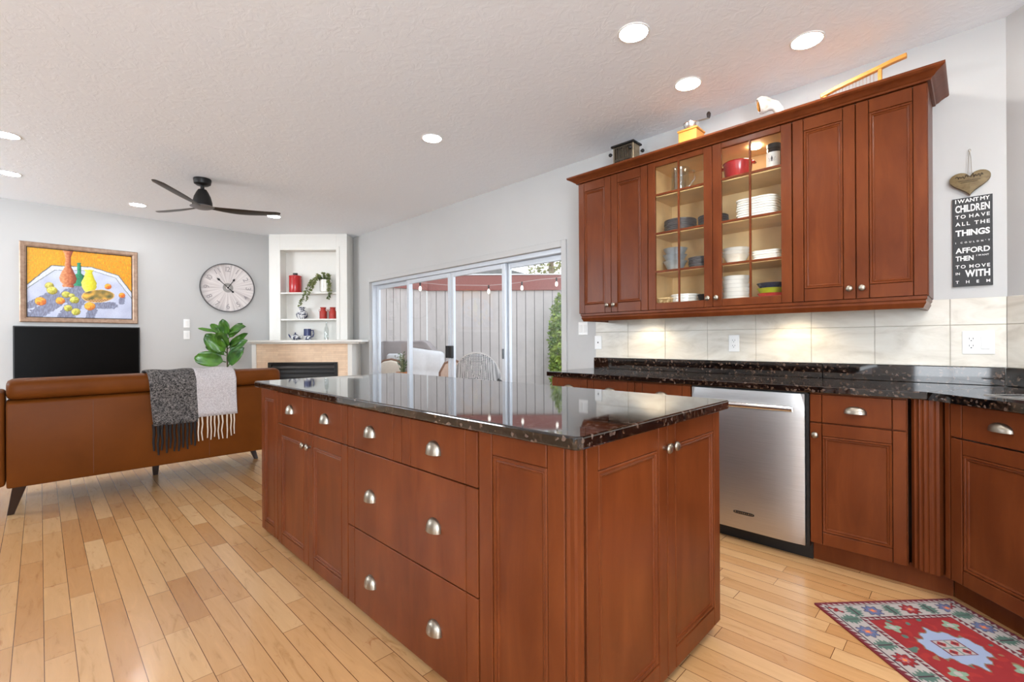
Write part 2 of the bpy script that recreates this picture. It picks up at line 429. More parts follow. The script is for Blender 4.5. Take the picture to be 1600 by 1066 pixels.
struct(MB().prism([DIAG0, DIAG1, (DIAG1[0] + 0.1, DIAG1[1] - 0.1), (DIAG0[0] + 0.15, DIAG0[1] - 0.0)], 0, H), 'wall_corner', M['wall'], label='white diagonal wall behind the corner sink', smooth=False)
struct(MB().box(DIAG1[0], DIAG1[0] + 0.15, -2.6, DIAG1[1], 0, H), 'wall_side', M['wall'], label='white side wall beyond the corner sink, out of frame', smooth=False)
b = MB(); b.box(-3.2, -3.0, -2.75, -2.6, 0, H); b.box(-1.0, DIAG1[0] + 0.15, -2.75, -2.6, 0, H); b.box(-3.0, -1.0, -2.75, -2.6, 0, 0.6); b.box(-3.0, -1.0, -2.75, -2.6, 2.3, H)
struct(b, 'wall_back', M['wall'], label='white wall behind the photographer with an added wide window', smooth=False)
b = MB(); b.box(-3.35, -3.2, -2.75, -0.17, 0, H); b.box(-3.35, -3.2, 0.73, 5.2, 0, H); b.box(-3.35, -3.2, 7.3, YF, 0, H); b.box(-3.35, -3.2, -0.17, 0.73, 0, 0.42); b.box(-3.35, -3.2, -0.17, 0.73, 2.08, H); b.box(-3.35, -3.2, 5.2, 7.3, 0, 1.65); b.box(-3.35, -3.2, 5.2, 7.3, 2.55, H)
struct(b, 'wall_left', M['wall'], label='white left wall with one window and one added for fill, out of frame', smooth=False)
# baseboards
struct(MB().box(-3.2, 2.3, YF - 0.014, YF, 0, 0.1, 0.004), 'baseboard_far', M['trim'])
struct(MB().box(XW - 0.014, XW, YR1 + 0.07, 6.5, 0, 0.1, 0.004), 'baseboard_right', M['trim'])

# ---- recessed lamps
def downlight(x, y, label, lamp='lamp'):
    t = thing('recessed_light', label, 'ceiling light', (x, y, H), 0, 'recessed ceiling lights')
    MB().lathe([(0.070, -0.001), (0.072, -0.005), (0.080, -0.005), (0.083, -0.0005), (0.070, -0.0003)], seg=32, closed=True).build('trim_ring', M['white'], t)
    MB().lathe([(0, -0.0055), (0.07, -0.004), (0.07, -0.001), (0, -0.001)], seg=32, closed=True).build('diffuser', M[lamp], t, fix=True)
for x, y, lb in ((2.167, 1.251, 'round white recessed lamp in the kitchen ceiling, nearest above the island'),
                 (2.879, 0.633, 'round white recessed lamp right of the other two over the wall cabinets'),
                 (2.839, 1.264, 'round white recessed lamp above the coffee grinder on the cabinets'),
                 (2.166, 3.017, 'round white recessed lamp alone in the middle of the ceiling'),
                 (0.796, 6.837, 'small recessed lamp left of the ceiling fan near the painting'),
                 (-0.194, 6.398, 'small recessed lamp at the left edge above the painting'),
                 (2.083, 6.283, 'small recessed lamp at the tip of the right fan blade'),
                 (-0.174, 5.237, 'recessed lamp nearest the left edge, before the fan'),
                 (1.05, -0.15, 'added recessed fill lamp just behind the photographer, out of frame'), (2.0, -0.55, 'added recessed fill lamp over the sink corner, out of frame'), (-0.2, -1.4, 'added recessed fill lamp nearest the back window, out of frame'), (1.15, 1.2, 'added recessed fill lamp over the island front, just out of frame')):  # this row: unseen lamps added to light the kitchen fronts
    downlight(x, y, lb, ('sinkfill' if y < 0 and x > 0 else 'kitchenlamp') if y < 2 else 'lamp')

# ---- sliding patio door
YB = (6.27, 5.335, 4.425, 3.53, 2.68)
d1 = bpy.data.objects.new('door_1', None); COL.objects.link(d1); d1.location = (3.45, 4.47, 0); d1['kind'] = 'structure'; d1['label'] = 'white four panel sliding glass patio door'; d1['category'] = 'door'
def loc(o, p): return (p[0] - o[0], p[1] - o[1], p[2] - o[2])
O = (3.45, 4.47, 0)
b = MB(); x0, x1 = -0.045, 0.065
b.box(x0, x1, YR0 - O[1], YR0 + 0.03 - O[1], 0, ZD).box(x0, x1, YR1 - 0.03 - O[1], YR1 - O[1], 0, ZD).box(x0, x1, YR0 + 0.03 - O[1], YR1 - 0.03 - O[1], ZD - 0.045, ZD).box(x0, x1, YR0 + 0.03 - O[1], YR1 - 0.03 - O[1], 0.0, 0.03)
b.build('door_frame', M['alu'], d1, smooth=False, bevel=0.002)
for i in range(4):
    ya, yb = YB[i + 1] + 0.005, YB[i] - 0.005
    ya = max(ya, YR0 + 0.03); yb = min(yb, YR1 - 0.03)
    px0, px1 = ((0.022, 0.056), (-0.02, 0.014))[1 if i in (1, 2) else 0]
    if i in (1,): yb += 0.035
    if i in (2,): ya -= 0.035
    fw = 0.05; a, c = ya - O[1], yb - O[1]
    b = MB(); b.box(px0, px1, a, a + fw, 0.032, ZD - 0.047, 0.003).box(px0, px1, c - fw, c, 0.032, ZD - 0.047, 0.003).box(px0, px1, a + fw, c - fw, ZD - 0.1, ZD - 0.047, 0.003).box(px0, px1, a + fw, c - fw, 0.032, 0.12, 0.003)
    p = b.build('sliding_panel' if i in (1, 2) else 'fixed_panel', M['alu'], d1, smooth=False)
    mx = (px0 + px1) / 2
    MB().add([(mx, a + fw, 0.12), (mx, c - fw, 0.12), (mx, c - fw, ZD - 0.1), (mx, a + fw, ZD - 0.1)], [(0, 1, 2, 3)]).build('glass_pane', M['glass'], p, smooth=False, fix=False)
    if i in (1, 2):
        hy = (ya + 0.028) if i == 1 else (yb - 0.028); hy -= O[1]
        hb = MB().box(px0 - 0.035, px0 - 0.001, hy - 0.028, hy + 0.028, 0.955, 1.1, 0.005)
        hb.build('door_handle', M['black'], p, smooth=False)
    if i == 2:
        MB().box(px0 - 0.016, px0 - 0.001, ya + 0.02 - O[1], ya + 0.04 - O[1], 0.965, 1.07, 0.004).build('latch', simple('grey_metal_latch', (90, 92, 94), 0.4, 0.6), p, smooth=False)
# casing
b = MB(); cw = 0.06
b.box(XW - 0.012, XW, YR0 - cw, YR0, 0, ZD + cw, 0.003).box(XW - 0.012, XW, YR1, YR1 + cw, 0, ZD + cw, 0.003).box(XW - 0.012, XW, YR0, YR1, ZD, ZD + cw, 0.003)
struct(b, 'trim_1', M['wall'], label='flat white casing around the patio door', smooth=False)
# frames of the unseen windows; back and living room openings added for fill light
def winframe(name, w, h, loc_, rz, label):
    b = MB(); f = 0.06
    b.box(-w / 2, w / 2, -0.03, 0.03, 0, f).box(-w / 2, w / 2, -0.03, 0.03, h - f, h).box(-w / 2, -w / 2 + f, -0.03, 0.03, f, h - f).box(w / 2 - f, w / 2, -0.03, 0.03, f, h - f).box(-f / 2, f / 2, -0.03, 0.03, f, h - f)
    o = b.build(name, M['alu'], None, smooth=False); o.location = loc_; o.rotation_euler = (0, 0, rz); o['kind'] = 'structure'; o['label'] = label; o['category'] = 'window'
    g = MB().add([(-w / 2 + f, 0, f), (w / 2 - f, 0, f), (w / 2 - f, 0, h - f), (-w / 2 + f, 0, h - f)], [(0, 1, 2, 3)]).build('window_pane', M['glass'], o, smooth=False, fix=False)
winframe('added_window_1', 2.0, 1.7, (-2.0, -2.66, 0.6), 0, 'added wide white window behind the photographer, unseen, for fill light')
winframe('window_2', 0.9, 1.66, (-3.27, 0.28, 0.42), R_(90), 'tall window in the left wall beside the kitchen')
winframe('added_window_3', 2.1, 0.9, (-3.27, 6.25, 1.65), R_(90), 'added wide high window in the left living room wall, unseen, for fill light')

# ================================================================== KITCHEN JOINERY
def at_right(y, x=2.79): return (x, y, 0)                         # local x runs to -Y, local y runs into the wall
RW = R_(-90)
def knob(parent, x, z, y=0.0):
    b = MB(); b.M = Matrix.Translation((x, y, z)) @ Matrix.Rotation(R_(90), 4, 'X')
    b.lathe([(0, 0), (0.007, 0), (0.006, 0.010), (0.009, 0.014), (0.0155, 0.017), (0.0165, 0.021), (0.013, 0.026), (0, 0.0285)], seg=20, closed=True)
    return b.build('knob', M['nickel'], parent, ang=50)
def cup_pull(parent, x, z, a=0.038, h=0.046, c=0.026):
    b = MB()
    for sc, flip in ((1.0, 0), (0.9, 1)):
        rows = []
        for j in range(9):
            be = (PI / 2) * j / 8
            rows.append([(x + a * sc * math.sin(al), -0.0005 - c * sc * math.cos(al) * math.cos(be) ** 0.8, z - h * 0.42 + h * sc * math.cos(al) ** 0.75 * math.sin(be)) for al in [(-PI / 2) + PI * k / 16 for k in range(17)]])
        b.loft(rows)
    return b.build('cup_pull', M['nickel'], parent, fix=False, ang=60)
def frame_door(parent, x, z, w, h, name='door', sw=0.056, rw=0.06, g=0.0022, kn=None):
    """five-piece door: stiles, rails, moulded inner edge, flat recessed panel. Front at y=0."""
    x0, x1, z0, z1 = x + g, x + w - g, z + g, z + h - g
    b = MB()
    b.box(x0 + 0.002, x1 - 0.002, 0.013, 0.0185, z0 + 0.002, z1 - 0.002, 0, 1)
    b.box(x0, x0 + sw, 0, 0.0175, z0, z1, 0.002).box(x1 - sw, x1, 0, 0.0175, z0, z1, 0.002)
    for a, c in ((z0, z0 + rw), (z1 - rw, z1)): b.box(x0 + sw + 0.0028, x1 - sw - 0.0028, 0, 0.0175, a, c, 0.002)
    d = b.build(name, [M['cherry'], M['glaze']], parent, smooth=False)
    b = MB(); xa, xb, za, zb = x0 + sw + 0.0026, x1 - sw - 0.0026, z0 + rw + 0.0018, z1 - rw - 0.0018
    b.ring(xa, xb, za, zb, [(0, 0.010), (0, 0.0035), (0.004, 0.0005), (0.009, 0.0015), (0.0115, 0.006), (0.0155, 0.004), (0.02, 0.0062), (0.022, 0.0095)])
    b.add([(xa + 0.022, 0.0095, za + 0.022), (xb - 0.022, 0.0095, za + 0.022), (xb - 0.022, 0.0095, zb - 0.022), (xa + 0.022, 0.0095, zb - 0.022)], [(0, 1, 2, 3)])
    b.build('door_panel', M['cherry'], d, fix=False, ang=25)
    if kn: knob(d, kn[0], kn[1])
    return d
def drawer(parent, x, z, w, h, pulls=(), sw=0.056, g=0.0022, a=0.038, ph=0.046):
    x0, x1, z0, z1 = x + g, x + w - g, z + g, z + h - g; b = MB()
    b.box(x0 + 0.002, x1 - 0.002, 0.013, 0.0185, z0 + 0.002, z1 - 0.002, 0, 1)
    b.box(x0, x0 + sw, 0, 0.0175, z0, z1, 0.002).box(x1 - sw, x1, 0, 0.0175, z0, z1, 0.002).box(x0 + sw + 0.0028, x1 - sw - 0.0028, 0, 0.0175, z0, z1, 0.002)
    d = b.build('drawer', [M['cherry'], M['glaze']], parent, smooth=False)
    for px, pz in pulls: cup_pull(d, px, pz, a, ph)
    return d

# ---- island: local x = YA - Y, front at X = 0.952
XI = 0.952; YA = 3.11; YE = 0.72; XE = 1.885; ZC = 0.88
def isl(y0, y1, label, name='island_cabinet'):
    return thing(name, label, 'cabinet', (XI, y1, 0), RW, 'island cabinets')
T0, TB = 0.014, 0.694
# left decorative end
w = 3.108 - 2.838
t = isl(2.838, 3.108, 'narrow panelled cherry end cabinet of the island, nearest the sofa')
MB().box(0, w, 0.02, XE - XI, T0, ZC - 0.001, 0.002).build('body', M['cherry'], t, smooth=False)
frame_door(t, 0, T0 + 0.006, w, ZC - T0 - 0.008, 'end_panel', sw=0.048, rw=0.055)
MB().box(0.02, w, 0.06, XE - XI - 0.06, 0.0, T0).build('toe_kick', M['black'], t, smooth=False)
# drawers-over-doors unit
w = 2.835 - 1.97
t = isl(1.97, 2.835, 'cherry island cabinet with two small drawers over a pair of doors')
MB().box(0, w, 0.0195, XE - XI, T0, ZC - 0.001).build('body', M['cherry'], t, smooth=False)
dw = w / 2
drawer(t, 0, TB, dw, 0.178, [(2.835 - 2.632, 0.787)]); drawer(t, dw, TB, dw, 0.178, [(2.835 - 2.195, 0.787)])
frame_door(t, 0, T0, dw, TB - T0, kn=(dw - 0.03, 0.627)); frame_door(t, dw, T0, dw, TB - T0, kn=(dw + 0.03, 0.627))
MB().box(0.0, w, 0.03, XE - XI - 0.06, 0.0, T0).build('toe_kick', M['black'], t, smooth=False)
# four-drawer unit
w = 1.967 - 1.097
t = isl(1.097, 1.967, 'wide cherry island cabinet of four drawers, two deep ones below')
MB().box(0, w, 0.0195, XE - XI, T0, ZC - 0.001).build('body', M['cherry'], t, smooth=False)
dw = w / 2
drawer(t, 0, TB, dw, 0.178, [(1.967 - 1.763, 0.783)]); drawer(t, dw, TB, dw, 0.178, [(1.967 - 1.323, 0.785)])
pl = [1.967 - 1.763, 1.967 - 1.324]
drawer(t, 0, 0.352, w, TB - 0.352, [(p, 0.52) for p in pl]); drawer(t, 0, T0, w, 0.352 - T0, [(p, 0.17) for p in pl])
MB().box(0.0, w, 0.03, XE - XI - 0.06, 0.0, T0).build('toe_kick', M['black'], t, smooth=False)
# near end unit: panel on the long side, doors on the short side (facing -Y)
t = thing('island_cabinet', 'cherry end cabinet at the near island corner with two tall doors', 'cabinet', (XI, YE, 0), 0, 'island cabinets')
dd = 1.094 - YE
MB().box(0.02, XE - XI, 0.02, dd, 0.035, ZC - 0.001).build('body', M['cherry'], t, smooth=False)
c = MB(); c.M = Matrix.Translation((0, dd, 0)) @ Matrix.Rotation(RW, 4, 'Z')
p = bpy.data.objects.new('tmp', None)
sp = frame_door(t, 0, 0.014, dd - 0.035, ZC - 0.016, 'side_panel', sw=0.058, rw=0.065)
sp.location = (0, dd, 0); sp.rotation_euler = (0, 0, RW)
# rounded corner post
pf = [(0.0, 0.034), (-0.004, 0.026), (0.0, 0.018), (0.001, 0.006), (0.007, 0.001), (0.018, 0.0), (0.026, -0.004), (0.034, 0.0), (0.034, 0.034)]
MB().prism(pf, 0.014, ZC - 0.001).build('corner_post', M['cherry'], t, smooth=False)
MB().box(0.034, 0.043, 0.006, 0.02, 0.03, ZC - 0.001).build('filler', M['glaze'], t, smooth=False)
dz = 0.046
w1 = 1.444 - (XI + 0.044); x2 = 1.444 - XI; w2 = XE - 1.444
frame_door(t, 0.044, dz, w1, ZC - dz - 0.006, sw=0.054, rw=0.07, kn=(x2 - 0.022, 0.803)); frame_door(t, x2, dz, w2, ZC - dz - 0.006, sw=0.054, rw=0.07, kn=(x2 + 0.03, 0.803))
MB().box(0.06, XE - XI - 0.07, 0.08, dd, 0.0, 0.035).build('toe_kick', M['toe'], t, smooth=False)
bpy.data.objects.remove(p)
# island worktop
def rounded(x0, x1, y0, y1, r, n=6):
    P = []
    for cx, cy, a0 in ((x1 - r, y1 - r, 0), (x0 + r, y1 - r, 90), (x0 + r, y0 + r, 180), (x1 - r, y0 + r, 270)):
        for k in range(n + 1):
            a = R_(a0 + 90 * k / n); P.append((cx + r * math.cos(a), cy + r * math.sin(a)))
    return P
solo(MB().prism(rounded(0.0, 0.995, 0.0, 2.457, 0.022), 0, 0.035), 'island_countertop', M['granite'], 'polished dark brown granite worktop on the kitchen island', 'worktop', (0.922, 0.69, ZC), bevel=0.006, seg=3, smooth=False)

# ---- right wall base cabinets
XB = 2.79; ZB0 = 0.108
def base_unit(y1, y0, label, kn='L', ext=0.0):
    w = y1 - y0
    t = thing('base_cabinet', label, 'cabinet', (XB, y1, 0), RW, 'base cabinets along the right wall')
    MB().box(0, w, 0.0195, XW - XB - 0.002, ZB0 - 0.004, ZC - 0.001).build('body', M['cherry'], t, smooth=False)
    drawer(t, 0, 0.728, w, 0.145, [(w / 2, 0.803)], a=0.046, sw=0.05, ph=0.036)
    kx = 0.027 if kn == 'L' else w - 0.027
    frame_door(t, 0, ZB0, w, 0.726 - ZB0, sw=0.05, rw=0.062, kn=(kx, 0.665))
    MB().box(0, w + ext, 0.075, 0.095, 0, ZB0 - 0.004).build('toe_kick', M['cherry'], t, smooth=False)
    return t
base_unit(2.335, 2.005, 'cherry base cabinet at the left end of the wall counter, beside the patio door')
base_unit(2.003, 1.62, 'cherry base cabinet second from the patio door, mostly behind the island')
base_unit(1.618, 1.238, 'cherry base cabinet immediately left of the dishwasher')
base_unit(0.612, 0.226, 'cherry base cabinet with one drawer, right of the dishwasher', ext=0.15)
# dishwasher
t = thing('dishwasher', 'stainless steel dishwasher with bar handle under the granite counter', 'dishwasher', (XB, 1.232, 0), RW)
w = 1.232 - 0.622
MB().box(0.002, w - 0.002, 0.03, 0.56, 0.09, 0.874).build('tub', M['black'], t, smooth=False)
rows = []
for k in range(13):
    z = 0.082 + (0.868 - 0.082) * k / 12
    rows.append([(0.004 + (w - 0.016) * j / 16, -0.014 + 0.010 * ((2 * j / 16 - 1) ** 2) ** 2 + (0.004 if k in (0, 12) else 0) + (0.004 if j in (0, 16) else 0), z) for j in range(17)])
b = MB(); b.loft(rows); b.box(0.004, w - 0.012, 0.0, 0.03, 0.082, 0.868)
b.build('door', M['steel'], t, fix=False, ang=30)
hp = [(0.075, -0.012, 0.795), (0.075, -0.045, 0.795), (0.3, -0.056, 0.795), (w - 0.06, -0.045, 0.795), (w - 0.06, -0.012, 0.795)]
hh = MB(); hh.tube([(0.05, -0.052, 0.79), (0.3, -0.058, 0.79), (w - 0.055, -0.052, 0.79)], 0.0155, 14)
for hx in (0.09, w - 0.1): hh.tube([(hx, -0.01, 0.79), (hx, -0.053, 0.79)], 0.009, 10)
hh.build('handle', M['chrome'], t)
bd = MB(); bd.prism([(0.252 + 0.1 * 0.5 + 0.055 * math.copysign(abs(math.cos(a)) ** 0.4, math.cos(a)), 0.178 + 0.0085 * math.copysign(abs(math.sin(a)) ** 0.6, math.sin(a))) for a in [2 * PI * k / 32 for k in range(32)]], -0.0165, -0.0135, 'y')
bo = bd.build('badge', M['black'], t, smooth=False)
lb = MB(); letters(lb, 'KitchenAid', 0.255, 0.349, 0.1745, 0.0085, -0.0166, 0.01)
lb.build('badge_lettering', M['chrome'], bo, smooth=False, fix=False)
MB().box(0.0, w + 0.01, 0.06, 0.08, 0.0, 0.086).box(w - 0.006, w + 0.008, 0.002, 0.06, 0.082, 0.872).box(0.0, w, 0.004, 0.03, 0.869, 0.8785).build('toe_kick', M['black'], t, smooth=False)
# fluted corner post
t = thing('fluted_post', 'fluted cherry corner post between the drawer cabinet and the sink cabinet', 'corner post', (2.796, 0.165, 0), R_(-112.5))
P = []; n = 48; w = 0.105
for k in range(n + 1):
    x = -w / 2 + w * k / n; u = k / n
    fl = 0.0
    if 0.16 < u < 0.9:
        ph = (u - 0.16) / 0.74 * 4; fl = 0.0065 * abs(math.sin(PI * ph)) ** 0.7
    P.append((x, -0.018 * (1 - (2 * u - 1) ** 2) + fl))
P += [(w / 2, 0.06), (-w / 2, 0.06)]
MB().prism(P, ZB0 - 0.0, ZC - 0.002).build('fluted_shaft', M['cherry'], t, ang=25)
# sink cabinet across the corner
t = thing('sink_cabinet', 'diagonal cherry corner cabinet under the sink, behind the patterned rug', 'cabinet', (2.788, 0.100, 0), R_(-135))
MB().box(0.0, 0.9, 0.0195, 0.33, ZB0 - 0.004, 0.64).build('body', M['cherry'], t, smooth=False)
MB().box(0.0, 0.022, 0.0, 0.0195, ZB0, ZC - 0.002, 0.001).build('filler', M['cherry'], t, smooth=False)
drawer(t, 0.024, 0.728, 0.43, 0.145, [(0.236, 0.803)], a=0.046, sw=0.05, ph=0.036); drawer(t, 0.456, 0.728, 0.43, 0.145, [(0.67, 0.803)], a=0.046, sw=0.05, ph=0.036)
frame_door(t, 0.024, ZB0, 0.43, 0.726 - ZB0, sw=0.05, rw=0.062, kn=(0.424, 0.665)); frame_door(t, 0.456, ZB0, 0.43, 0.726 - ZB0, sw=0.05, rw=0.062, kn=(0.482, 0.665))
MB().box(-0.036, 0.9, 0.075, 0.095, 0, ZB0 - 0.004).build('toe_kick', M['cherry'], t, smooth=False)
# worktops
solo(MB().prism([(0, 0), (0, 2.214), (0.605, 2.214), (0.605, -0.26)], 0, 0.035), 'countertop', M['granite'], 'long dark granite worktop along the right wall above the dishwasher', 'worktop', (2.766, 0.155, ZC), bevel=0.004, seg=2, smooth=False)
t = thing('corner_countertop', 'dark granite worktop across the corner, cut out for the sink', 'worktop', (2.766, 0.1535, ZC), R_(-135))
q = lambda tt: -0.244 * tt / 0.619 + 0.001
b = MB()
for s0, s1, t0, t1 in ((None, 1.1, 0, 0.14), (None, 0.13, 0.14, 0.54), (0.8, 1.1, 0.14, 0.54), (None, 1.1, 0.54, 0.617)):
    b.prism([((q(t0) if s0 is None else s0), t0), (s1, t0), (s1, t1), ((q(t1) if s0 is None else s0), t1)], 0, 0.035)
b.build('slab', M['granite'], t, smooth=False)
t = thing('kitchen_sink', 'stainless steel sink set into the corner granite at the right edge', 'sink', (2.766, 0.1535, 0.7), R_(-135))
b = MB()
b.box(0.132, 0.14, 0.142, 0.538, 0.0, 0.212).box(0.79, 0.798, 0.142, 0.538, 0.0, 0.212).box(0.14, 0.79, 0.142, 0.15, 0.0, 0.212).box(0.14, 0.79, 0.53, 0.538, 0.0, 0.212).box(0.132, 0.798, 0.142, 0.538, -0.006, 0.0)
b.build('basin', M['steel'], t, smooth=False)
MB().lathe([(0, 0.003), (0.04, 0.003), (0.045, 0.0), (0, 0.0)], (0.45, 0.34, 0.0), 24, closed=True).build('drain', M['chrome'], t)
MB().box(0.118, 0.132, 0.128, 0.552, 0.2155, 0.2185).box(0.132, 0.81, 0.128, 0.142, 0.2155, 0.2185).box(0.132, 0.81, 0.538, 0.552, 0.2155, 0.2185).build('rim', M['chrome'], t, smooth=False)
# granite upstand and tiles
b = MB(); b.box(0, 0.02, 0.667 - 0.001, 2.337, 0.0, 0.09, 0.002).box(0, 0.02, -0.10, 0.664, 0.0, 0.09, 0.002)
solo(b, 'granite_upstand', M['granite'], 'low dark granite upstand along the back of the wall counter', 'backsplash', (XW - 0.0205, 0, 0.9155), kind='structure', smooth=False)
b = MB(); b.M = Matrix.Translation((XW, -0.11, 0.9155)) @ Matrix.Rotation(R_(-135), 4, 'Z'); b.box(0.01, 1.15, -0.021, -0.001, 0, 0.09, 0.002)
solo(b, 'granite_upstand', M['granite'], 'dark granite upstand on the diagonal wall behind the sink', 'backsplash', kind='structure', smooth=False)
Ys = [2.325, 2.011, 1.689, 1.367, 1.046, 0.726, 0.413, 0.098, -0.108]; Zs = [1.006, 1.2215, 1.36]
b = MB(); b.box(XW - 0.005, XW - 0.0005, -0.108, 2.325, 1.006, 1.359, 0, 1)
for i in range(8):
    for j in range(2): b.box(XW - 0.009, XW - 0.002, Ys[i + 1] + 0.0013, Ys[i] - 0.0013, Zs[j] + 0.0013, Zs[j + 1] - 0.0013, 0.0015)
tag(b.build('backsplash_tiles', [M['tile'], M['grout']], None, smooth=False), 'cream stone tile backsplash under the wall cabinets', 'backsplash', kind='structure')
b = MB(); b.M = Matrix.Translation((XW, -0.11, 0)) @ Matrix.Rotation(R_(-135), 4, 'Z'); b.box(0.004, 1.15, -0.005, -0.0005, 1.006, 1.359, 0, 1)
for i in range(4):
    for j in range(2): b.box(0.006 + i * 0.325, min(1.15, 0.003 + (i + 1) * 0.325), -0.009, -0.002, Zs[j] + 0.0013, Zs[j + 1] - 0.0013, 0.0015)
tag(b.build('backsplash_tiles', [M['tile'], M['grout']], None, smooth=False), 'cream stone tiles on the diagonal wall at the right edge', 'backsplash', kind='structure')

# ---- wall cabinets: local x = Y1 - Y, front at X = 3.02
XU = 3.02; ZU0, ZU1 = 1.362, 2.392; UD = XW - XU - 0.002; HU = ZU1 - ZU0
def wall_unit(y1, y0, label): return thing('wall_cabinet', label, 'cabinet', (XU, y1, ZU0), RW, 'wall cabinets over the counter')
def plain_unit(y1, ym, y0, label):
    t = wall_unit(y1, y0, label); w = y1 - y0
    MB().box(0, w, 0.0195, UD, 0, HU).build('body', M['cherry'], t, smooth=False)
    a = y1 - ym
    frame_door(t, 0, 0, a, HU, sw=0.052, rw=0.068, kn=(a - 0.027, 0.056)); frame_door(t, a, 0, w - a, HU, sw=0.052, rw=0.068, kn=(a + 0.027, 0.056))
    return t
plain_unit(2.244, 1.945, 1.643, 'cherry wall cabinet with two solid doors, left of the glass doors')
plain_unit(0.741, 0.447, 0.162, 'cherry wall cabinet with two solid doors, right of the glass doors')
y1, ym, y0 = 1.641, 1.191, 0.743
t = wall_unit(y1, y0, 'cherry wall cabinet with two glass doors showing stacked dishes'); w = y1 - y0
SH = [2.162 - ZU0, 1.893 - ZU0, 1.628 - ZU0]
b = MB(); b.box(0, 0.008, 0.0195, UD, 0, HU).box(w - 0.008, w, 0.0195, UD, 0, HU).box(0.008, w - 0.008, 0.0195, UD, HU - 0.008, HU).box(0.008, w - 0.008, 0.0195, UD, 0, 0.006).box(0.008, w - 0.008, UD - 0.006, UD, 0.006, HU - 0.008)
b.box(y1 - ym - 0.02, y1 - ym + 0.02, 0.0195, 0.03, 0.006, HU - 0.008)
b.build('body', M['cherry'], t, smooth=False)
b = MB(); b.box(0.008, 0.016, 0.021, UD - 0.006, 0.006, HU - 0.008).box(w - 0.016, w - 0.008, 0.021, UD - 0.006, 0.006, HU - 0.008).box(0.016, w - 0.016, UD - 0.014, UD - 0.006, 0.006, HU - 0.008).box(0.016, w - 0.016, 0.031, UD - 0.014, 0.006, 0.018).box(0.016, w - 0.016, 0.031, UD - 0.014, HU - 0.02, HU - 0.008)
b.build('lining', M['maple'], t, smooth=False)
for s in SH: MB().box(0.017, w - 0.017, 0.033, UD - 0.015, s - 0.009, s + 0.009, 0.001).build('shelf', M['maple'], t, smooth=False)
MB().lathe([(0, -0.012), (0.034, -0.010), (0.036, 0.0), (0, 0.0)], (y1 - 0.985, 0.16, HU - 0.0205), 24, closed=True).build('puck_light', M['puck'], t)
for k, (a, c) in enumerate(((0, y1 - ym), (y1 - ym, w))):
    g = 0.0015; x0, x1, z0, z1 = a + g, c - g, g, HU - g; sw, rb, rt = 0.054, 0.046, 0.034
    b = MB(); b.box(x0, x0 + sw, 0, 0.019, z0, z1, 0.0016).box(x1 - sw, x1, 0, 0.019, z0, z1, 0.0016)
    b.box(x0 + sw + 0.0015, x1 - sw - 0.0015, 0, 0.019, z0, z0 + rb, 0.0016).box(x0 + sw + 0.0015, x1 - sw - 0.0015, 0, 0.019, z1 - rt, z1, 0.0016)
    d = b.build('glass_door', M['cherry'], t, smooth=False)
    b = MB(); mx = (x0 + x1) / 2; b.box(mx - 0.006, mx + 0.006, 0.001, 0.012, z0 + rb, z1 - rt, 0.001)
    for s in SH: b.box(x0 + sw, x1 - sw, 0.002, 0.012, s - 0.008, s + 0.006, 0.001)
    b.build('muntins', M['cherry'], d, smooth=False)
    MB().add([(x0 + sw, 0.014, z0 + rb), (x1 - sw, 0.014, z0 + rb), (x1 - sw, 0.014, z1 - rt), (x0 + sw, 0.014, z1 - rt)], [(0, 1, 2, 3)]).build('glass_pane', M['cabglass'], d, smooth=False, fix=False)
    knob(d, (c - 0.027) if k == 0 else (a + 0.027), 0.056)
# cornice and light rail: continuous over the three units
def sweep(prof, ya, yb, x):
    rows = []
    for o, z in prof: rows.append([(XW - 0.002, ya + o, z), (x - o, ya + o, z), (x - o, yb - o, z), (XW - 0.002, yb - o, z)])
    return MB().loft(rows)
CR = [(0.0, 2.3935), (0.012, 2.3935), (0.016, 2.402), (0.026, 2.406), (0.034, 2.414), (0.052, 2.424), (0.062, 2.428), (0.066, 2.433), (0.066, 2.444), (-0.02, 2.444), (-0.02, 2.394), (0.0, 2.3935)]
tag(sweep(CR, 2.244, 0.162, XU).build('cornice', M['cherry'], None, ang=30), 'cherry crown moulding along the top of the wall cabinets', 'moulding', None)
LR = [(0.001, 1.3605), (0.001, 1.346), (-0.005, 1.340), (-0.003, 1.328), (-0.009, 1.316), (-0.015, 1.303), (-0.03, 1.303), (-0.03, 1.3605), (0.001, 1.3605)]
tag(sweep(LR, 2.225, 0.168, XU).build('light_rail', M['cherry'], None, ang=30), 'cherry light rail moulding along the underside of the wall cabinets', 'moulding')
# under-cabinet lamps
for yy, lb in ((1.78, 'small round lamp under the left wall cabinets lighting the tiles'), (0.80, 'small round lamp under the cabinets right of the tile outlet')):
    t = thing('under_cabinet_light', lb, 'lamp', (3.2, yy, 1.3475), 0, 'under cabinet lamps')
    MB().lathe([(0, 0.013), (0.036, 0.013), (0.036, 0.0), (0.028, -0.001), (0.028, 0.004), (0, 0.004)], seg=24, closed=True).build('housing', M['black'], t)
    MB().lathe([(0, 0.001), (0.027, 0.001), (0.027, 0.003), (0, 0.003)], seg=24, closed=True).build('lens', M['puck'], t)
    l = bpy.data.lights.new('under_cabinet_lamp', 'SPOT'); l.energy = 4.5; l.color = (1.0, 0.80, 0.52); l.spot_size = R_(140); l.spot_blend = 0.6; l.shadow_soft_size = 0.02
    o = bpy.data.objects.new('under_cabinet_lamp', l); COL.objects.link(o); o.location = (3.2, yy, 1.343)

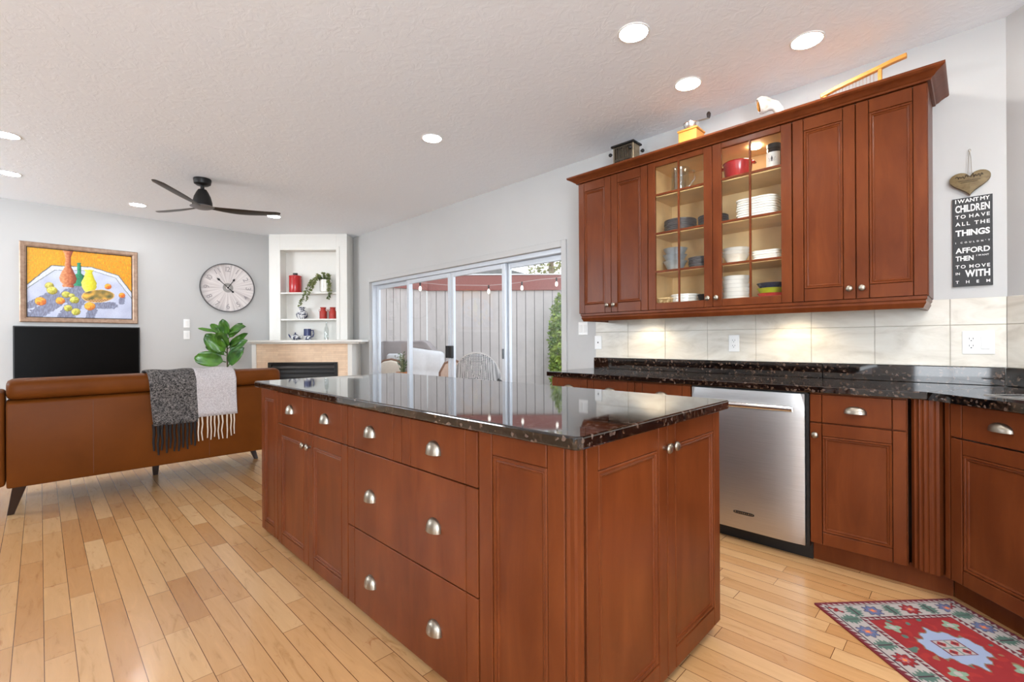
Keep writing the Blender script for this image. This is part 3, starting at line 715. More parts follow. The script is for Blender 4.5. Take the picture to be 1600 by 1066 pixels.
# ---- sockets and switches
def plate(x, z, w, h, label, cat, kind, loc_, rz):
    t = thing(cat.replace(' ', '_'), label, cat, loc_, rz)
    MB().box(-w / 2, w / 2, -0.006, 0, -h / 2, h / 2, 0.002).build('cover_plate', M['plastic'], t, smooth=False)
    def recept(cx):
        b = MB().box(cx - 0.017, cx + 0.017, -0.0085, -0.006, -0.034, 0.034, 0.001); r = b.build('receptacle', M['plastic'], t, smooth=False)
        s = MB()
        for zz in (0.018, -0.018):
            s.box(cx - 0.0085, cx - 0.006, -0.0089, -0.0085, zz - 0.002, zz + 0.007).box(cx + 0.006, cx + 0.0085, -0.0089, -0.0085, zz - 0.002, zz + 0.007).box(cx - 0.0025, cx + 0.0025, -0.0089, -0.0085, zz - 0.011, zz - 0.006)
        s.build('slots', M['black'], r, smooth=False)
    def rocker(cx, hh=0.033):
        MB().box(cx - 0.016, cx + 0.016, -0.0095, -0.006, -hh, hh, 0.002).build('rocker', M['white'], t, smooth=False)
    if kind == 'outlet': recept(0)
    if kind == 'both': recept(-w / 4 + 0.004); rocker(w / 4 - 0.004)
    if kind == 'rocker': rocker(0)
    if kind == 'double': rocker(-w / 4); rocker(w / 4)
    if kind == 'jack': MB().box(-0.005, 0.005, -0.0075, -0.006, -0.006, 0.006).build('jack', M['black'], t, smooth=False)
    return t
plate(0, 0, 0.07, 0.115, 'white wall outlet in the tiles between the two under-cabinet lamps', 'wall outlet', 'outlet', (XW - 0.009, 1.184, 1.128), RW)
plate(0, 0, 0.118, 0.118, 'white outlet and switch plate in the tiles below the black sign', 'outlet and switch', 'both', (XW - 0.009, -0.007, 1.131), RW)
plate(0, 0, 0.07, 0.115, 'white jack plate at the left end of the tiles', 'wall jack', 'jack', (XW - 0.009, 2.297, 1.135), RW)
plate(0, 0, 0.1, 0.115, 'white double switch beside the patio door under the wall cabinets', 'light switch', 'double', (XW, 2.46, 1.258), RW)
plate(0, 0, 0.07, 0.115, 'upper of two white switch plates under the wall clock', 'light switch', 'rocker', (1.387, YF, 1.413), 0)
plate(0, 0, 0.07, 0.115, 'lower of two white switch plates under the wall clock', 'light switch', 'rocker', (1.387, YF, 1.258), 0)
#PART2
# ================================================================== LIVING ROOM
# ---- fireplace in the corner, facing the camera: local x to the right, local y away from the camera
def fl(r, d): return (RGT.x * r + FWD.x * d, RGT.y * r + FWD.y * d)
DB = 6.88
cx_, cy_ = fl(-2.99, DB)
t = thing('wall_chimney', 'white chimney breast across the corner with a shelved niche', 'chimney breast', (cx_, cy_, 0), -TH, kind='structure')
rl, rr = -3.567 + 2.99, -2.419 + 2.99; nl, nr = -3.398 + 2.99, -2.579 + 2.99; nz0, nz1 = 1.184, 2.507
b = MB()
b.box(rl, nl, 0, 0.2, 0, H - 0.001, 0.003).box(nr, rr, 0, 0.268, 0, H - 0.001, 0.003).box(nl, nr, 0, 0.2, nz1, H - 0.001).box(nl, nr, 0, 0.2, 0, nz0).box(nl, nr, 0.178, 0.2, nz0, nz1)
b.build('breast', M['trim'], t, smooth=False)
b = MB(); e = 0.05
for a, c in ((nl - e, nl), (nr, nr + e)): b.box(a, c, -0.008, 0, nz0 + 0.001, nz1 + e, 0.002)
b.box(nl, nr, -0.008, 0, nz1, nz1 + e, 0.002); b.build('niche_trim', M['trim'], t, smooth=False)
for z in (1.886, 1.496): MB().box(nl + 0.001, nr - 0.001, 0.002, 0.177, z - 0.022, z, 0.002).build('niche_shelf', M['trim'], t, smooth=False)
DM = 6.6
cx2, cy2 = fl(-2.966, DM)
t = thing('fireplace', 'white corner fireplace with pale stacked tile and black gas insert', 'fireplace', (cx2, cy2, 0), -TH)
def rx(px, d=DM): return (px - 800) / 731.4 * d + 2.966
fx0, fx1, bx0, bx1, bz = rx(400), rx(543), rx(418), rx(527), 0.868
MB().box(rx(393), fx0, 0, 0.278, 0, 1.128, 0.003).box(rx(393), rx(393) + 0.1, 0.278, 0.38, 0, 1.128).build('pilaster', M['trim'], t, smooth=False)
MB().box(fx1, rx(550), 0, 0.278, 0, 1.128, 0.003).box(rx(550) - 0.148, rx(550), 0.278, 0.385, 0, 1.128).build('pilaster', M['trim'], t, smooth=False)
b = MB(); b.box(fx0, bx0, 0.012, 0.25, 0.0, 1.128).box(bx1, fx1, 0.012, 0.25, 0.0, 1.128).box(bx0, bx1, 0.012, 0.25, bz, 1.128)
b.build('tile_surround', M['stack'], t, smooth=False)
b = MB(); b.prism([(rx(384, 6.5) , -0.10), (rx(566, 6.5), -0.10), (rx(566, 6.5), 0.277), (rx(384, 6.5), 0.277)], 1.15, 1.182)
b.prism([(rx(388, 6.53), -0.06), (rx(560, 6.53), -0.06), (rx(560, 6.53), 0.277), (rx(388, 6.53), 0.277)], 1.1285, 1.15)
b.build('mantel_shelf', M['trim'], t, smooth=False, bevel=0.004)
f = MB(); f.box(bx0, bx1, 0.03, 0.2, 0.12, bz - 0.001)
f.box(bx0, bx0 + 0.045, 0.0, 0.03, 0.12, bz - 0.002, 0.003).box(bx1 - 0.045, bx1, 0.0, 0.03, 0.12, bz - 0.002, 0.003).box(bx0 + 0.045, bx1 - 0.045, 0.0, 0.03, bz - 0.03, bz - 0.002, 0.003)
ins = f.build('gas_insert', M['black'], t, smooth=False)
dk = simple('dark_grey_louvre', (58, 54, 52), 0.4, 0.3)
for k in range(4):
    z = bz - 0.085 - k * 0.062; lm = MB(); lm.prism([(0.004, z), (0.012, z + 0.006), (0.03, z + 0.042), (0.024, z + 0.042), (0.004, z + 0.004)], bx0 + 0.05, bx1 - 0.05, 'x')
    lm.build('louvre', dk if k in (0,) else M['black'], ins, smooth=False)
MB().box(bx0 + 0.05, bx1 - 0.05, 0.0, 0.012, 0.14, bz - 0.30, 0.002).build('firebox_glass', M['blackgloss'], ins, smooth=False)
MB().box(bx0, bx1, 0.0, 0.2, 0.0, 0.118).build('hearth_plinth', M['stack'], t, smooth=False)

# ---- things in the niche
def niche(px, z, dep=0.085): 
    d = DB + dep; r = (px - 800) / 731.4 * d; x, y = fl(r, d); return (x, y, z)
S1, S2z, S3 = 1.8865, 1.4965, 1.1845
t = thing('canister', 'tall red enamel canister with black knob on the top niche shelf', 'canister', niche(462, S1))
MB().lathe([(0, 0), (0.084, 0), (0.087, 0.008), (0.087, 0.225), (0.084, 0.232), (0, 0.232)], seg=32).build('body', M['red'], t)
ld = MB().lathe([(0, 0.232), (0.089, 0.232), (0.089, 0.25), (0.06, 0.262), (0, 0.264)], seg=32).build('lid', M['red'], t)
MB().lathe([(0, 0.264), (0.032, 0.264), (0.034, 0.292), (0, 0.294)], seg=20).build('lid_knob', M['black'], ld)
for px, lb in ((505.3, 'left red tin milk churn on the middle niche shelf'), (520.2, 'right red tin milk churn on the middle niche shelf, by the niche edge')):
    t = thing('milk_churn', lb, 'tin churn', niche(px, S2z), -TH, 'red tin churns')
    MB().lathe([(0, 0), (0.05, 0), (0.052, 0.005), (0.052, 0.105), (0.034, 0.135), (0.034, 0.15), (0.046, 0.17), (0.04, 0.172), (0.03, 0.155), (0, 0.15)], seg=28).build('body', M['brick_red'], t)
    for s in (-1, 1): MB().tube([(s * 0.05, 0, 0.1), (s * 0.062, 0, 0.118), (s * 0.058, 0, 0.138), (s * 0.036, 0, 0.142)], 0.004, 6).build('handle', M['brick_red'], t)
def m_bluewhite():
    tt = NT('blue_and_white_glaze'); n = tt.noise(tt.coord(), 22, 3, 0.6, 1.5); tt.base(tt.ramp(n, [(0.5, lin((226, 226, 226))), (0.53, lin((48, 56, 84)))])); return tt.set(Roughness=0.2)
M['bw'] = m_bluewhite(); M['cobalt'] = simple('cobalt_glaze', (34, 44, 92), 0.2)
solo(MB().lathe([(0, 0), (0.05, 0), (0.075, 0.03), (0.085, 0.06), (0.07, 0.1), (0.036, 0.135), (0.034, 0.15), (0.052, 0.178), (0.048, 0.178), (0.028, 0.15), (0, 0.14)], seg=32), 'vase', M['bw'], 'small blue and white patterned vase on the middle niche shelf', 'vase', niche(472, S2z))
t = thing('teapot', 'small blue and white teapot on the mantel in the niche', 'teapot', niche(461.5, S3), -TH)
MB().lathe([(0, 0), (0.04, 0), (0.062, 0.03), (0.06, 0.055), (0.035, 0.078), (0, 0.08)], seg=28).build('body', M['bw'], t)
ld = MB().lathe([(0, 0.078), (0.034, 0.078), (0.02, 0.09), (0, 0.092)], seg=20).build('lid', M['cobalt'], t); MB().ball((0, 0, 0.102), 0.011, 12, 8).build('lid_knob', M['cobalt'], ld)
MB().tube([(-0.05, 0, 0.03), (-0.078, 0, 0.05), (-0.1, 0, 0.085)], [0.016, 0.011, 0.008], 10).build('spout', M['cobalt'], t)
MB().tube([(0.05, 0, 0.06), (0.085, 0, 0.078), (0.1, 0, 0.05), (0.08, 0, 0.022), (0.056, 0, 0.022)], 0.007, 8).build('handle', M['bw'], t)
t = thing('mug', 'tall cobalt blue and white mug on the mantel beside the teapot', 'mug', niche(480.5, S3), -TH)
MB().lathe([(0, 0), (0.05, 0), (0.052, 0.06), (0.05, 0.06), (0, 0.06)], seg=28).build('white_base', M['bw'], t)
MB().lathe([(0.0515, 0.0605), (0.05, 0.165), (0.045, 0.165), (0.045, 0.08), (0, 0.08), (0, 0.0605)], seg=28, closed=True).build('body', M['cobalt'], t)
MB().tube([(0.046, 0, 0.14), (0.085, 0, 0.145), (0.092, 0, 0.09), (0.08, 0, 0.05), (0.05, 0, 0.045)], 0.008, 8).build('handle', M['cobalt'], t)
solo(MB().lathe([(0, 0), (0.03, 0), (0.032, 0.004), (0.032, 0.17), (0.012, 0.21), (0.012, 0.262), (0.015, 0.264), (0.015, 0.27), (0.010, 0.27), (0.009, 0.212), (0.028, 0.168), (0.028, 0.008), (0, 0.008)], seg=28), 'bottle', M['clear'], 'empty clear glass bottle on the mantel at the right of the niche', 'bottle', niche(510, S3))
# trailing pothos
M['pothos'] = m_leaf('variegated_leaf', (74, 92, 44), (150, 154, 96)); M['stem'] = simple('green_stem', (96, 104, 60), 0.7)
def leafquad(b, p, dirv, size, wid=0.6, curl=0.25, m=0):
    """small pointed leaf with a folded midrib"""
    d = Vector(dirv).normalized(); up = Vector((random.uniform(-1, 1), random.uniform(-1, 1), random.uniform(-0.2, 1)))
    s = d.cross(up); s = s.normalized() if s.length > 1e-3 else Vector((1, 0, 0)); n = s.cross(d)
    p = Vector(p); w = size * wid / 2
    v = [p, p + d * size * 0.45 + s * w + n * w * curl, p + d * size, p + d * size * 0.45 - s * w + n * w * curl, p + d * size * 0.5]
    b.add(v, [(0, 1, 4), (1, 2, 4), (2, 3, 4), (3, 0, 4)], m)
t = thing('trailing_plant', 'variegated trailing plant in a white pot spilling over the top niche shelf', 'plant', niche(509, S1, 0.09), -TH)
MB().lathe([(0, 0), (0.06, 0), (0.078, 0.02), (0.085, 0.19), (0.079, 0.19), (0.075, 0.165), (0, 0.165)], seg=32).build('pot', M['porcelain'], t)
vines = [[(-0.03, -0.02, 0.19), (-0.1, -0.08, 0.23), (-0.19, -0.11, 0.12), (-0.24, -0.13, 0.0), (-0.29, -0.13, -0.12), (-0.33, -0.13, -0.21)], [(-0.02, -0.03, 0.19), (-0.09, -0.09, 0.2), (-0.15, -0.12, 0.08), (-0.2, -0.13, -0.03), (-0.24, -0.14, -0.16)],
         [(0, -0.03, 0.19), (-0.05, -0.1, 0.24), (-0.11, -0.12, 0.14), (-0.16, -0.12, 0.02)], [(0.03, 0, 0.19), (0.08, -0.06, 0.2), (0.105, -0.1, 0.1), (0.11, -0.12, -0.02), (0.085, -0.13, -0.11)], [(0.03, -0.02, 0.19), (0.06, -0.09, 0.21), (0.09, -0.12, 0.12), (0.1, -0.12, 0.0)],
         [(-0.04, 0.0, 0.19), (-0.1, 0.0, 0.27), (-0.17, -0.05, 0.2), (-0.2, -0.1, 0.08)], [(0, 0, 0.19), (0.0, -0.03, 0.28), (-0.03, -0.06, 0.29)], [(0.02, 0, 0.19), (0.05, -0.02, 0.27), (0.09, -0.04, 0.24)]]
b = MB(); lf = MB()
for v in vines:
    P = []
    for a, c in zip(v, v[1:]):
        for k in range(6): P.append(Vector(a).lerp(Vector(c), k / 6))
    b.tube(P, 0.0025, 5)
    for p in P:
        for q in range(4):
            leafquad(lf, p, (random.uniform(-1, 1), random.uniform(-1, 0.5), random.uniform(-1, 0.6)), random.uniform(0.025, 0.042), 0.7)
b.build('vines', M['stem'], t); lf.build('leaves', M['pothos'], t, fix=False, smooth=False)

# ---- vertex-colour panels (painting, rug, clock face)
def panel(name, w, h, nx, nz, fn, mat, parent=None, plane='xz', y=0.0, mask=None):
    vs = []; cols = []
    for j in range(nz + 1):
        for i in range(nx + 1):
            u, v = i / nx, j / nz
            vs.append((u * w, y, v * h) if plane == 'xz' else (u * w, v * h, y)); cols.append(lin(fn(u, v)))
    fs = [(j * (nx + 1) + i, j * (nx + 1) + i + 1, (j + 1) * (nx + 1) + i + 1, (j + 1) * (nx + 1) + i) for j in range(nz) for i in range(nx)]
    me = bpy.data.meshes.new(name); me.from_pydata(vs, [], fs); me.materials.append(mat)
    at = me.color_attributes.new('Col', 'FLOAT_COLOR', 'POINT'); at.data.foreach_set('color', [c for q in cols for c in (q[0], q[1], q[2], 1.0)])
    o = bpy.data.objects.new(name, me); COL.objects.link(o)
    if parent: o.parent = parent
    return o
def nz_(x, y, s, seed=0): return noise.noise(Vector((x * s, y * s, seed)))
def mixc(a, b, k): return tuple(a[i] * (1 - k) + b[i] * k for i in range(3))
def inpoly(x, y, P):
    r = False; j = len(P) - 1
    for i in range(len(P)):
        if (P[i][1] > y) != (P[j][1] > y) and x < (P[j][0] - P[i][0]) * (y - P[i][1]) / (P[j][1] - P[i][1]) + P[i][0]: r = not r
        j = i
    return r
TABLE = [(0, 0.545), (0.215, 0.245), (0.59, 0.22), (0.86, 0.32), (1.0, 0.585), (1.02, 1.1), (-0.02, 1.1)]
TABIN = [(0, 0.60), (0.25, 0.305), (0.60, 0.275), (0.83, 0.36), (1.0, 0.68), (1.02, 1.1), (-0.02, 1.1)]
FRUIT = [(0.2, 0.54, 0.043, (150, 146, 40), 0), (0.222, 0.605, 0.05, (182, 178, 52), 0), (0.12, 0.77, 0.052, (214, 128, 40), 1), (0.295, 0.75, 0.044, (220, 150, 46), 1), (0.35, 0.655, 0.042, (176, 176, 54), 0), (0.4, 0.67, 0.03, (150, 158, 48), 0),
         (0.425, 0.73, 0.045, (166, 172, 46), 0), (0.365, 0.855, 0.041, (170, 174, 46), 0), (0.44, 0.905, 0.044, (168, 172, 44), 0), (0.572, 0.815, 0.054, (226, 158, 46), 1), (0.752, 0.5, 0.036, (222, 118, 34), 1), (0.893, 0.625, 0.036, (220, 112, 30), 1)]
ASP = 0.94 / 0.79
def paint(u, v0):
    v = 1 - v0
    u += 0.004 * nz_(u, v, 18, 1); v += 0.004 * nz_(u, v, 18, 2)
    n = nz_(u * 3.2, v * 0.8, 30, 3); n2 = nz_(u, v, 45, 4)
    c = mixc((232, 166, 14), (214, 128, 10), 0.5 + 0.9 * n) if n2 < 0.22 else mixc((226, 150, 24), (170, 150, 40), 0.5)
    if u < 0.3: c = mixc(c, (206, 170, 20), 0.35)
    if inpoly(u, v, TABLE):
        c = mixc((214, 216, 228), (196, 202, 222), 0.5 + n)
        if inpoly(u, v, TABIN):
            c = mixc((178, 184, 208), (196, 202, 222), 0.5 + 0.8 * nz_(u, v, 9, 5))
        for x0, y0, x1, y1, w in ((0.40, 0.62, 0.06, 0.98, 0.07), (0.52, 0.6, 0.33, 1.02, 0.075), (0.25, 0.64, 0.02, 0.84, 0.045), (0.60, 0.86, 0.57, 1.0, 0.045), (0.66, 0.8, 0.8, 0.79, 0.05), (0.9, 0.66, 0.89, 0.74, 0.03), (0.47, 0.5, 0.44, 0.62, 0.06)):
            dx, dy = x1 - x0, y1 - y0; q = max(0, min(1, ((u - x0) * dx + (v - y0) * dy) / (dx * dx + dy * dy)))
            if math.hypot((u - x0 - q * dx), (v - y0 - q * dy)) < w * (1 + 0.3 * n2): c = mixc((112, 114, 134), (140, 146, 172), 0.5 + n)
    for P, (a, bb) in ((TABLE, ((90, 96, 92), 0.0055)), (TABIN, ((120, 128, 124), 0.004))):
        for i in range(4):
            (x0, y0), (x1, y1) = P[i], P[i + 1]; dx, dy = x1 - x0, y1 - y0; q = max(0, min(1, ((u - x0) * dx + (v - y0) * dy) / (dx * dx + dy * dy)))
            if math.hypot(u - x0 - q * dx, v - y0 - q * dy) < bb: c = a
    def vase(prof, ux, col, hi, lo):
        if prof[0][0] <= v <= prof[-1][0]:
            for (a, ra), (b_, rb) in zip(prof, prof[1:]):
                if a <= v <= b_:
                    w = ra + (rb - ra) * (v - a) / (b_ - a); k = (u - ux) / max(w, 1e-4)
                    if abs(k) < 1:
                        q = -k * 0.6 + 0.45 * n2; return mixc(mixc(col, hi, max(0, min(1, 0.35 + q))), lo, max(0, min(1, (k - 0.35) * 1.3 + 0.3 * n)))
        return None
    for a in (vase([(0.17, 0.018), (0.33, 0.019), (0.36, 0.05), (0.42, 0.058), (0.52, 0.05)], 0.472, (24, 110, 76), (60, 160, 120), (12, 62, 48)),
              vase([(0.0, 0.052), (0.05, 0.036), (0.13, 0.024), (0.24, 0.03), (0.33, 0.06), (0.41, 0.08), (0.47, 0.072), (0.51, 0.042), (0.515, 0.058), (0.545, 0.05)], 0.368, (168, 82, 44), (228, 160, 112), (104, 42, 22)),
              vase([(0.265, 0.05), (0.3, 0.032), (0.37, 0.045), (0.46, 0.074), (0.53, 0.07), (0.6, 0.04)], 0.565, (214, 204, 26), (240, 232, 110), (170, 160, 14))):
        if a: c = a
    e = ((u - 0.655) / 0.165) ** 2 + ((v - 0.655 + 0.12 * (u - 0.655)) / 0.098) ** 2
    if e < 1:
        c = (214, 178, 124) if e > 0.86 else (mixc((206, 166, 108), (140, 96, 54), 0.5 + 0.5 * math.sin(u * 230) * math.sin(v * 190)) if v > 0.705 - 0.12 * (u - 0.655) else mixc((118, 104, 52), (206, 156, 62), 0.5 + 1.6 * nz_(u, v, 16, 11)))
    for x, y, r, k, o in FRUIT:
        d = math.hypot(u - x, (v - y) / ASP * 1.0) / r
        if d < 1:
            q = ((u - x) + (v - y)) / r
            c = mixc(k, (240, 226, 130) if not o else (246, 196, 70), max(0, min(0.75, -q * 0.5 + 0.3 + n2))); c = mixc(c, (120, 96, 30) if not o else (176, 70, 24), max(0, min(0.7, q * 0.5 + n * 0.6)))
            if d > 0.93: c = mixc(c, (90, 70, 30), 0.5)
    return tuple(max(0, min(255, x + 10 * nz_(u, v, 90, 7))) for x in c)
t = thing('painting', 'framed still life painting of fruit and vases above the television', 'painting', (-0.16, YF, 1.395))
pw, ph, fw = 1.03, 0.9, 0.055
b = MB(); b.ring(0, pw, 0, ph, [(0, -0.001), (0, -0.028), (0.008, -0.034), (0.04, -0.028), (0.048, -0.022), (fw, -0.02), (fw, -0.008)])
def m_frame():
    tt = NT('bronze_frame'); n = tt.noise(tt.coord((3, 3, 3)), 8, 4); tt.base(tt.ramp(n, [(0.3, lin((132, 104, 84))), (0.7, lin((166, 138, 116)))])); return tt.set(Roughness=0.38, Metallic=0.35)
b.build('frame', m_frame(), t, fix=False, ang=20)
pc = panel('canvas', pw - 2 * fw, ph - 2 * fw, 260, 220, paint, M['attr_paint'], t); pc.location = (fw, -0.011, fw)
MB().ring(fw, pw - fw, fw, ph - fw, [(-0.001, -0.021), (0.006, -0.019), (0.006, -0.012)]).build('inner_slip', M['glaze'], t, fix=False, smooth=False)
MB().box(0.03, pw - 0.03, -0.007, -0.001, 0.03, ph - 0.03).build('backing', M['black'], t, smooth=False)
# ---- television
t = thing('television', 'wide black flat television on the wall below the painting', 'television', (-0.21, YF, 0.71))
MB().box(0, 1.095, -0.055, -0.02, 0, 0.64, 0.004).build('casing', M['black'], t, smooth=False)
MB().box(0.012, 1.083, -0.0565, -0.055, 0.016, 0.628).build('screen', M['blackgloss'], t, smooth=False)
MB().box(0.4, 0.7, -0.02, -0.0005, 0.2, 0.45).build('wall_bracket', M['black'], t, smooth=False)
# ---- clock
def clockface(u, v):
    x, y = u * 2 - 1, v * 2 - 1; a = math.atan2(y, x); r = math.hypot(x, y)
    s = nz_(math.cos(a) * 9, math.sin(a) * 9, 1.7, r * 0.5) + 0.6 * nz_(math.cos(a) * 30, math.sin(a) * 30, 1.0, r)
    c = mixc((226, 219, 216), (186, 176, 174), max(0, min(1, 0.3 + 0.8 * s)))
    return mixc(c, (150, 150, 152), 0.6 * max(0, min(1, (r - 0.72) * 2)) * max(0, min(1, 0.5 - x + 0.4 * s)))  # greyer towards the left rim
t = thing('wall_clock', 'large round pale wooden wall clock with black hands', 'clock', (1.874, YF, 1.927))
me = MB(); RC = 0.335
vs = [(0, -0.021, 0)]; fs = []; cols = [lin(clockface(0.5, 0.5))]; na, nr_ = 160, 14
for j in range(1, nr_ + 1):
    for i in range(na):
        a = 2 * PI * i / na; r = j / nr_; vs.append((RC * r * math.cos(a), -0.021, RC * r * math.sin(a))); cols.append(lin(clockface(0.5 + 0.5 * r * math.cos(a), 0.5 + 0.5 * r * math.sin(a))))
for i in range(na): fs.append((0, 1 + i, 1 + (i + 1) % na))
for j in range(nr_ - 1):
    for i in range(na):
        a = 1 + j * na + i; c = 1 + j * na + (i + 1) % na; fs.append((a, a + na, c + na, c))
mm = bpy.data.meshes.new('face'); mm.from_pydata(vs, [], fs); mm.materials.append(M['attr_clock'])
at = mm.color_attributes.new('Col', 'FLOAT_COLOR', 'POINT'); at.data.foreach_set('color', [c for q in cols for c in (q[0], q[1], q[2], 1.0)])
fo = bpy.data.objects.new('face', mm); COL.objects.link(fo); fo.parent = t
b = MB(); b.M = Matrix.Rotation(R_(90), 4, 'X'); b.lathe([(RC - 0.004, 0.0005), (RC + 0.006, 0.0005), (RC + 0.008, 0.038), (RC - 0.003, 0.038), (RC - 0.004, 0.0005)], seg=96, closed=True); b.build('rim', simple('dark_grey_rim', (92, 90, 90), 0.45, 0.5), t, fix=True)
b = MB(); b.M = Matrix.Rotation(R_(90), 4, 'X'); b.lathe([(0, 0.0205), (0.05, 0.0215), (0.062, 0.024), (0.066, 0.0215), (0.06, 0.0205)], seg=40); b.build('centre_ring', simple('grey_hub', (150, 146, 142), 0.6), t)
nb = MB()
for k in range(1, 13):
    a = R_(90 - 30 * k); x, z = 0.262 * math.cos(a), 0.262 * math.sin(a); s = str(k); wd = 0.045 * (1 if len(s) == 1 else 1.35)
    sub = MB(); letters(sub, s, -wd / 2, wd / 2, -0.035, 0.07, -0.0214, 0.006)
    rot = Matrix.Translation((x, 0, z)) @ Matrix.Rotation(R_(30 * k if 3 >= k or k >= 9 else 30 * k - 180), 4, 'Y')
    nb.M = rot; nb.add(sub.v, sub.f)
nb.M = None; nb.build('numerals', simple('faded_grey_numerals', (158, 152, 152), 0.8), t, smooth=False, fix=False)
def hand(ang, L, tail, name):
    h = MB(); h.M = Matrix.Rotation(R_(ang), 4, 'Y')
    P = [(-0.006, -tail), (0.006, -tail), (0.004, L * 0.72), (0.016, L * 0.82), (0.0, L), (-0.016, L * 0.82), (-0.004, L * 0.72)]
    if tail > 0.03: P = [(-0.004, 0), (-0.005, -tail * 0.6), (-0.016, -tail * 0.82), (0, -tail), (0.016, -tail * 0.82), (0.005, -tail * 0.6), (0.004, 0)] + P[2:]
    h.prism(P, -0.031, -0.028, 'y'); h.build(name, M['black'], t, smooth=False)
hand(33, 0.16, 0.01, 'hour_hand'); hand(-47, 0.19, 0.1, 'minute_hand')
b = MB(); b.M = Matrix.Rotation(R_(90), 4, 'X'); b.lathe([(0, 0.02), (0.012, 0.02), (0.012, 0.034), (0, 0.034)], seg=16); b.build('hand_pin', M['black'], t)

# ---- ceiling fan
t = thing('ceiling_fan', 'black ceiling fan with three thin blades over the sofa', 'ceiling fan', (1.116, 5.33, H))
MB().lathe([(0, -0.001), (0.074, -0.001), (0.076, -0.012), (0.07, -0.05), (0.05, -0.064), (0, -0.066)], seg=36).build('canopy', M['black'], t)
MB().lathe([(0, -0.06), (0.017, -0.06), (0.017, -0.115), (0, -0.115)], seg=20).build('downrod', M['black'], t)
MB().lathe([(0, -0.105), (0.036, -0.106), (0.05, -0.13), (0.07, -0.175), (0.083, -0.23), (0.085, -0.258), (0.07, -0.268), (0, -0.272)], seg=36).build('motor_housing', M['black'], t)
blm = simple('dark_walnut_blade', (44, 36, 32), 0.4)
hubm = simple('grey_hub_plate', (120, 118, 120), 0.45)
MB().lathe([(0, -0.262), (0.09, -0.262), (0.105, -0.272), (0.06, -0.29), (0, -0.293)], seg=36).build('blade_hub', hubm, t)
for ang in (-13, -131, 112):
    rows = []
    for k in range(15):
        u = k / 14; r = 0.06 + 0.62 * u
        ch = 0.05 + 0.085 * math.sin(min(1, u * 1.6) * PI / 2) * (1 - 0.75 * max(0, u - 0.35) ** 1.2) if u < 0.98 else 0.05
        tw = R_(-16 + 9 * u); off = 0.02 * math.sin(u * PI); zz = -0.272 + 0.028 * u * u
        ring_ = []
        for q in range(12):
            a = 2 * PI * q / 12; y = off + ch / 2 * math.cos(a); z = 0.006 * math.sin(a)
            ring_.append((r, y * math.cos(tw) - z * math.sin(tw), zz + y * math.sin(tw) + z * math.cos(tw)))
        rows.append(ring_)
    b = MB(); b.M = Matrix.Rotation(R_(ang), 4, 'Z'); b.loft(rows, closed=True); n0 = len(b.v); b.f += [[n0 - 12 + i for i in range(12)], [11 - i for i in range(12)]]; b.m += [0, 0]
    b.build('fan_blade', blm, t)

# ---- sofa (seen from behind): back plane at Y = 4.5
t = thing('sofa', 'cognac brown leather sofa seen from behind, tapered dark legs', 'sofa', (0.69, 4.5, 0))
XS0, XS1 = -0.16 - 0.69, 1.545 - 0.69
def rbox(b, x0, x1, y0, y1, z0, z1, r=0.02): b.box(x0, x1, y0, y1, z0, z1, r)
b = MB(); b.prism([(0.0, 0.2), (0.16, 0.2), (0.16, 0.78), (0.03, 0.775), (0.0, 0.76)], XS0, XS1, 'x')
b.build('back_panel', M['leather'], t, bevel=0.012, seg=2)
b = MB(); b.box(0.265 - 0.69 + 0.0005, 0.268 - 0.69, -0.0006, 0.001, 0.22, 0.74); b.box(0.98 - 0.69, 0.9825 - 0.69, -0.0006, 0.001, 0.22, 0.74)
b.build('back_seams', simple('leather_seam', (84, 44, 22), 0.6), t, smooth=False)
P = []
for k in range(28):
    a = 2 * PI * k / 28; ca, sa = math.cos(a), math.sin(a)
    P.append((0.1 + 0.115 * math.copysign(abs(ca) ** 0.6, ca), 0.846 + 0.072 * math.copysign(abs(sa) ** 0.65, sa)))
rows = []
for x, k in ((XS0 + 0.0, 0.55), (XS0 + 0.006, 0.8), (XS0 + 0.025, 0.96), (XS0 + 0.06, 1.0), (-0.43, 1.0), (0, 1.01), (0.43, 1.0), (XS1 - 0.06, 1.0), (XS1 - 0.025, 0.96), (XS1 - 0.006, 0.8), (XS1, 0.55)):
    rows.append([(x, 0.1 + (p[0] - 0.1) * k, 0.846 + (p[1] - 0.846) * k) for p in P])
b = MB(); b.loft(rows, closed=True); n0 = len(b.v); b.f += [list(range(28)), [n0 - 1 - i for i in range(28)]]; b.m += [0, 0]
b.build('headrest_roll', M['leather'], t)
b = MB(); b.box(XS0 + 0.01, XS1 - 0.01, 0.165, 0.80, 0.2, 0.33, 0.015); b.build('seat_base', M['leather'], t)
for k in range(2):
    w = (XS1 - XS0 - 0.04) / 2; MB().box(XS0 + 0.02 + k * w + 0.004, XS0 + 0.02 + (k + 1) * w - 0.004, 0.2, 0.83, 0.332, 0.47, 0.035).build('seat_cushion', M['leather'], t, bevel=0.01)
    MB().box(XS0 + 0.02 + k * w + 0.004, XS0 + 0.02 + (k + 1) * w - 0.004, 0.175, 0.33, 0.472, 0.77, 0.04).build('back_cushion', M['leather'], t, bevel=0.01)
for x0, x1, q in ((XS0 - 0.085, XS0 - 0.004, 0.0), (XS1 - 0.07, XS1 + 0.004, 0.23)):
    MB().prism([(0.17 if q else 0.03, 0.21), (0.83, 0.21), (0.83, 0.58), (0.45, 0.62), (0.22, 0.82 - q), (0.19, 0.85 - q), (0.17 if q else 0.03, 0.83 - q)], x0, x1, 'x').build('arm', M['leather'], t, bevel=0.02, seg=3)
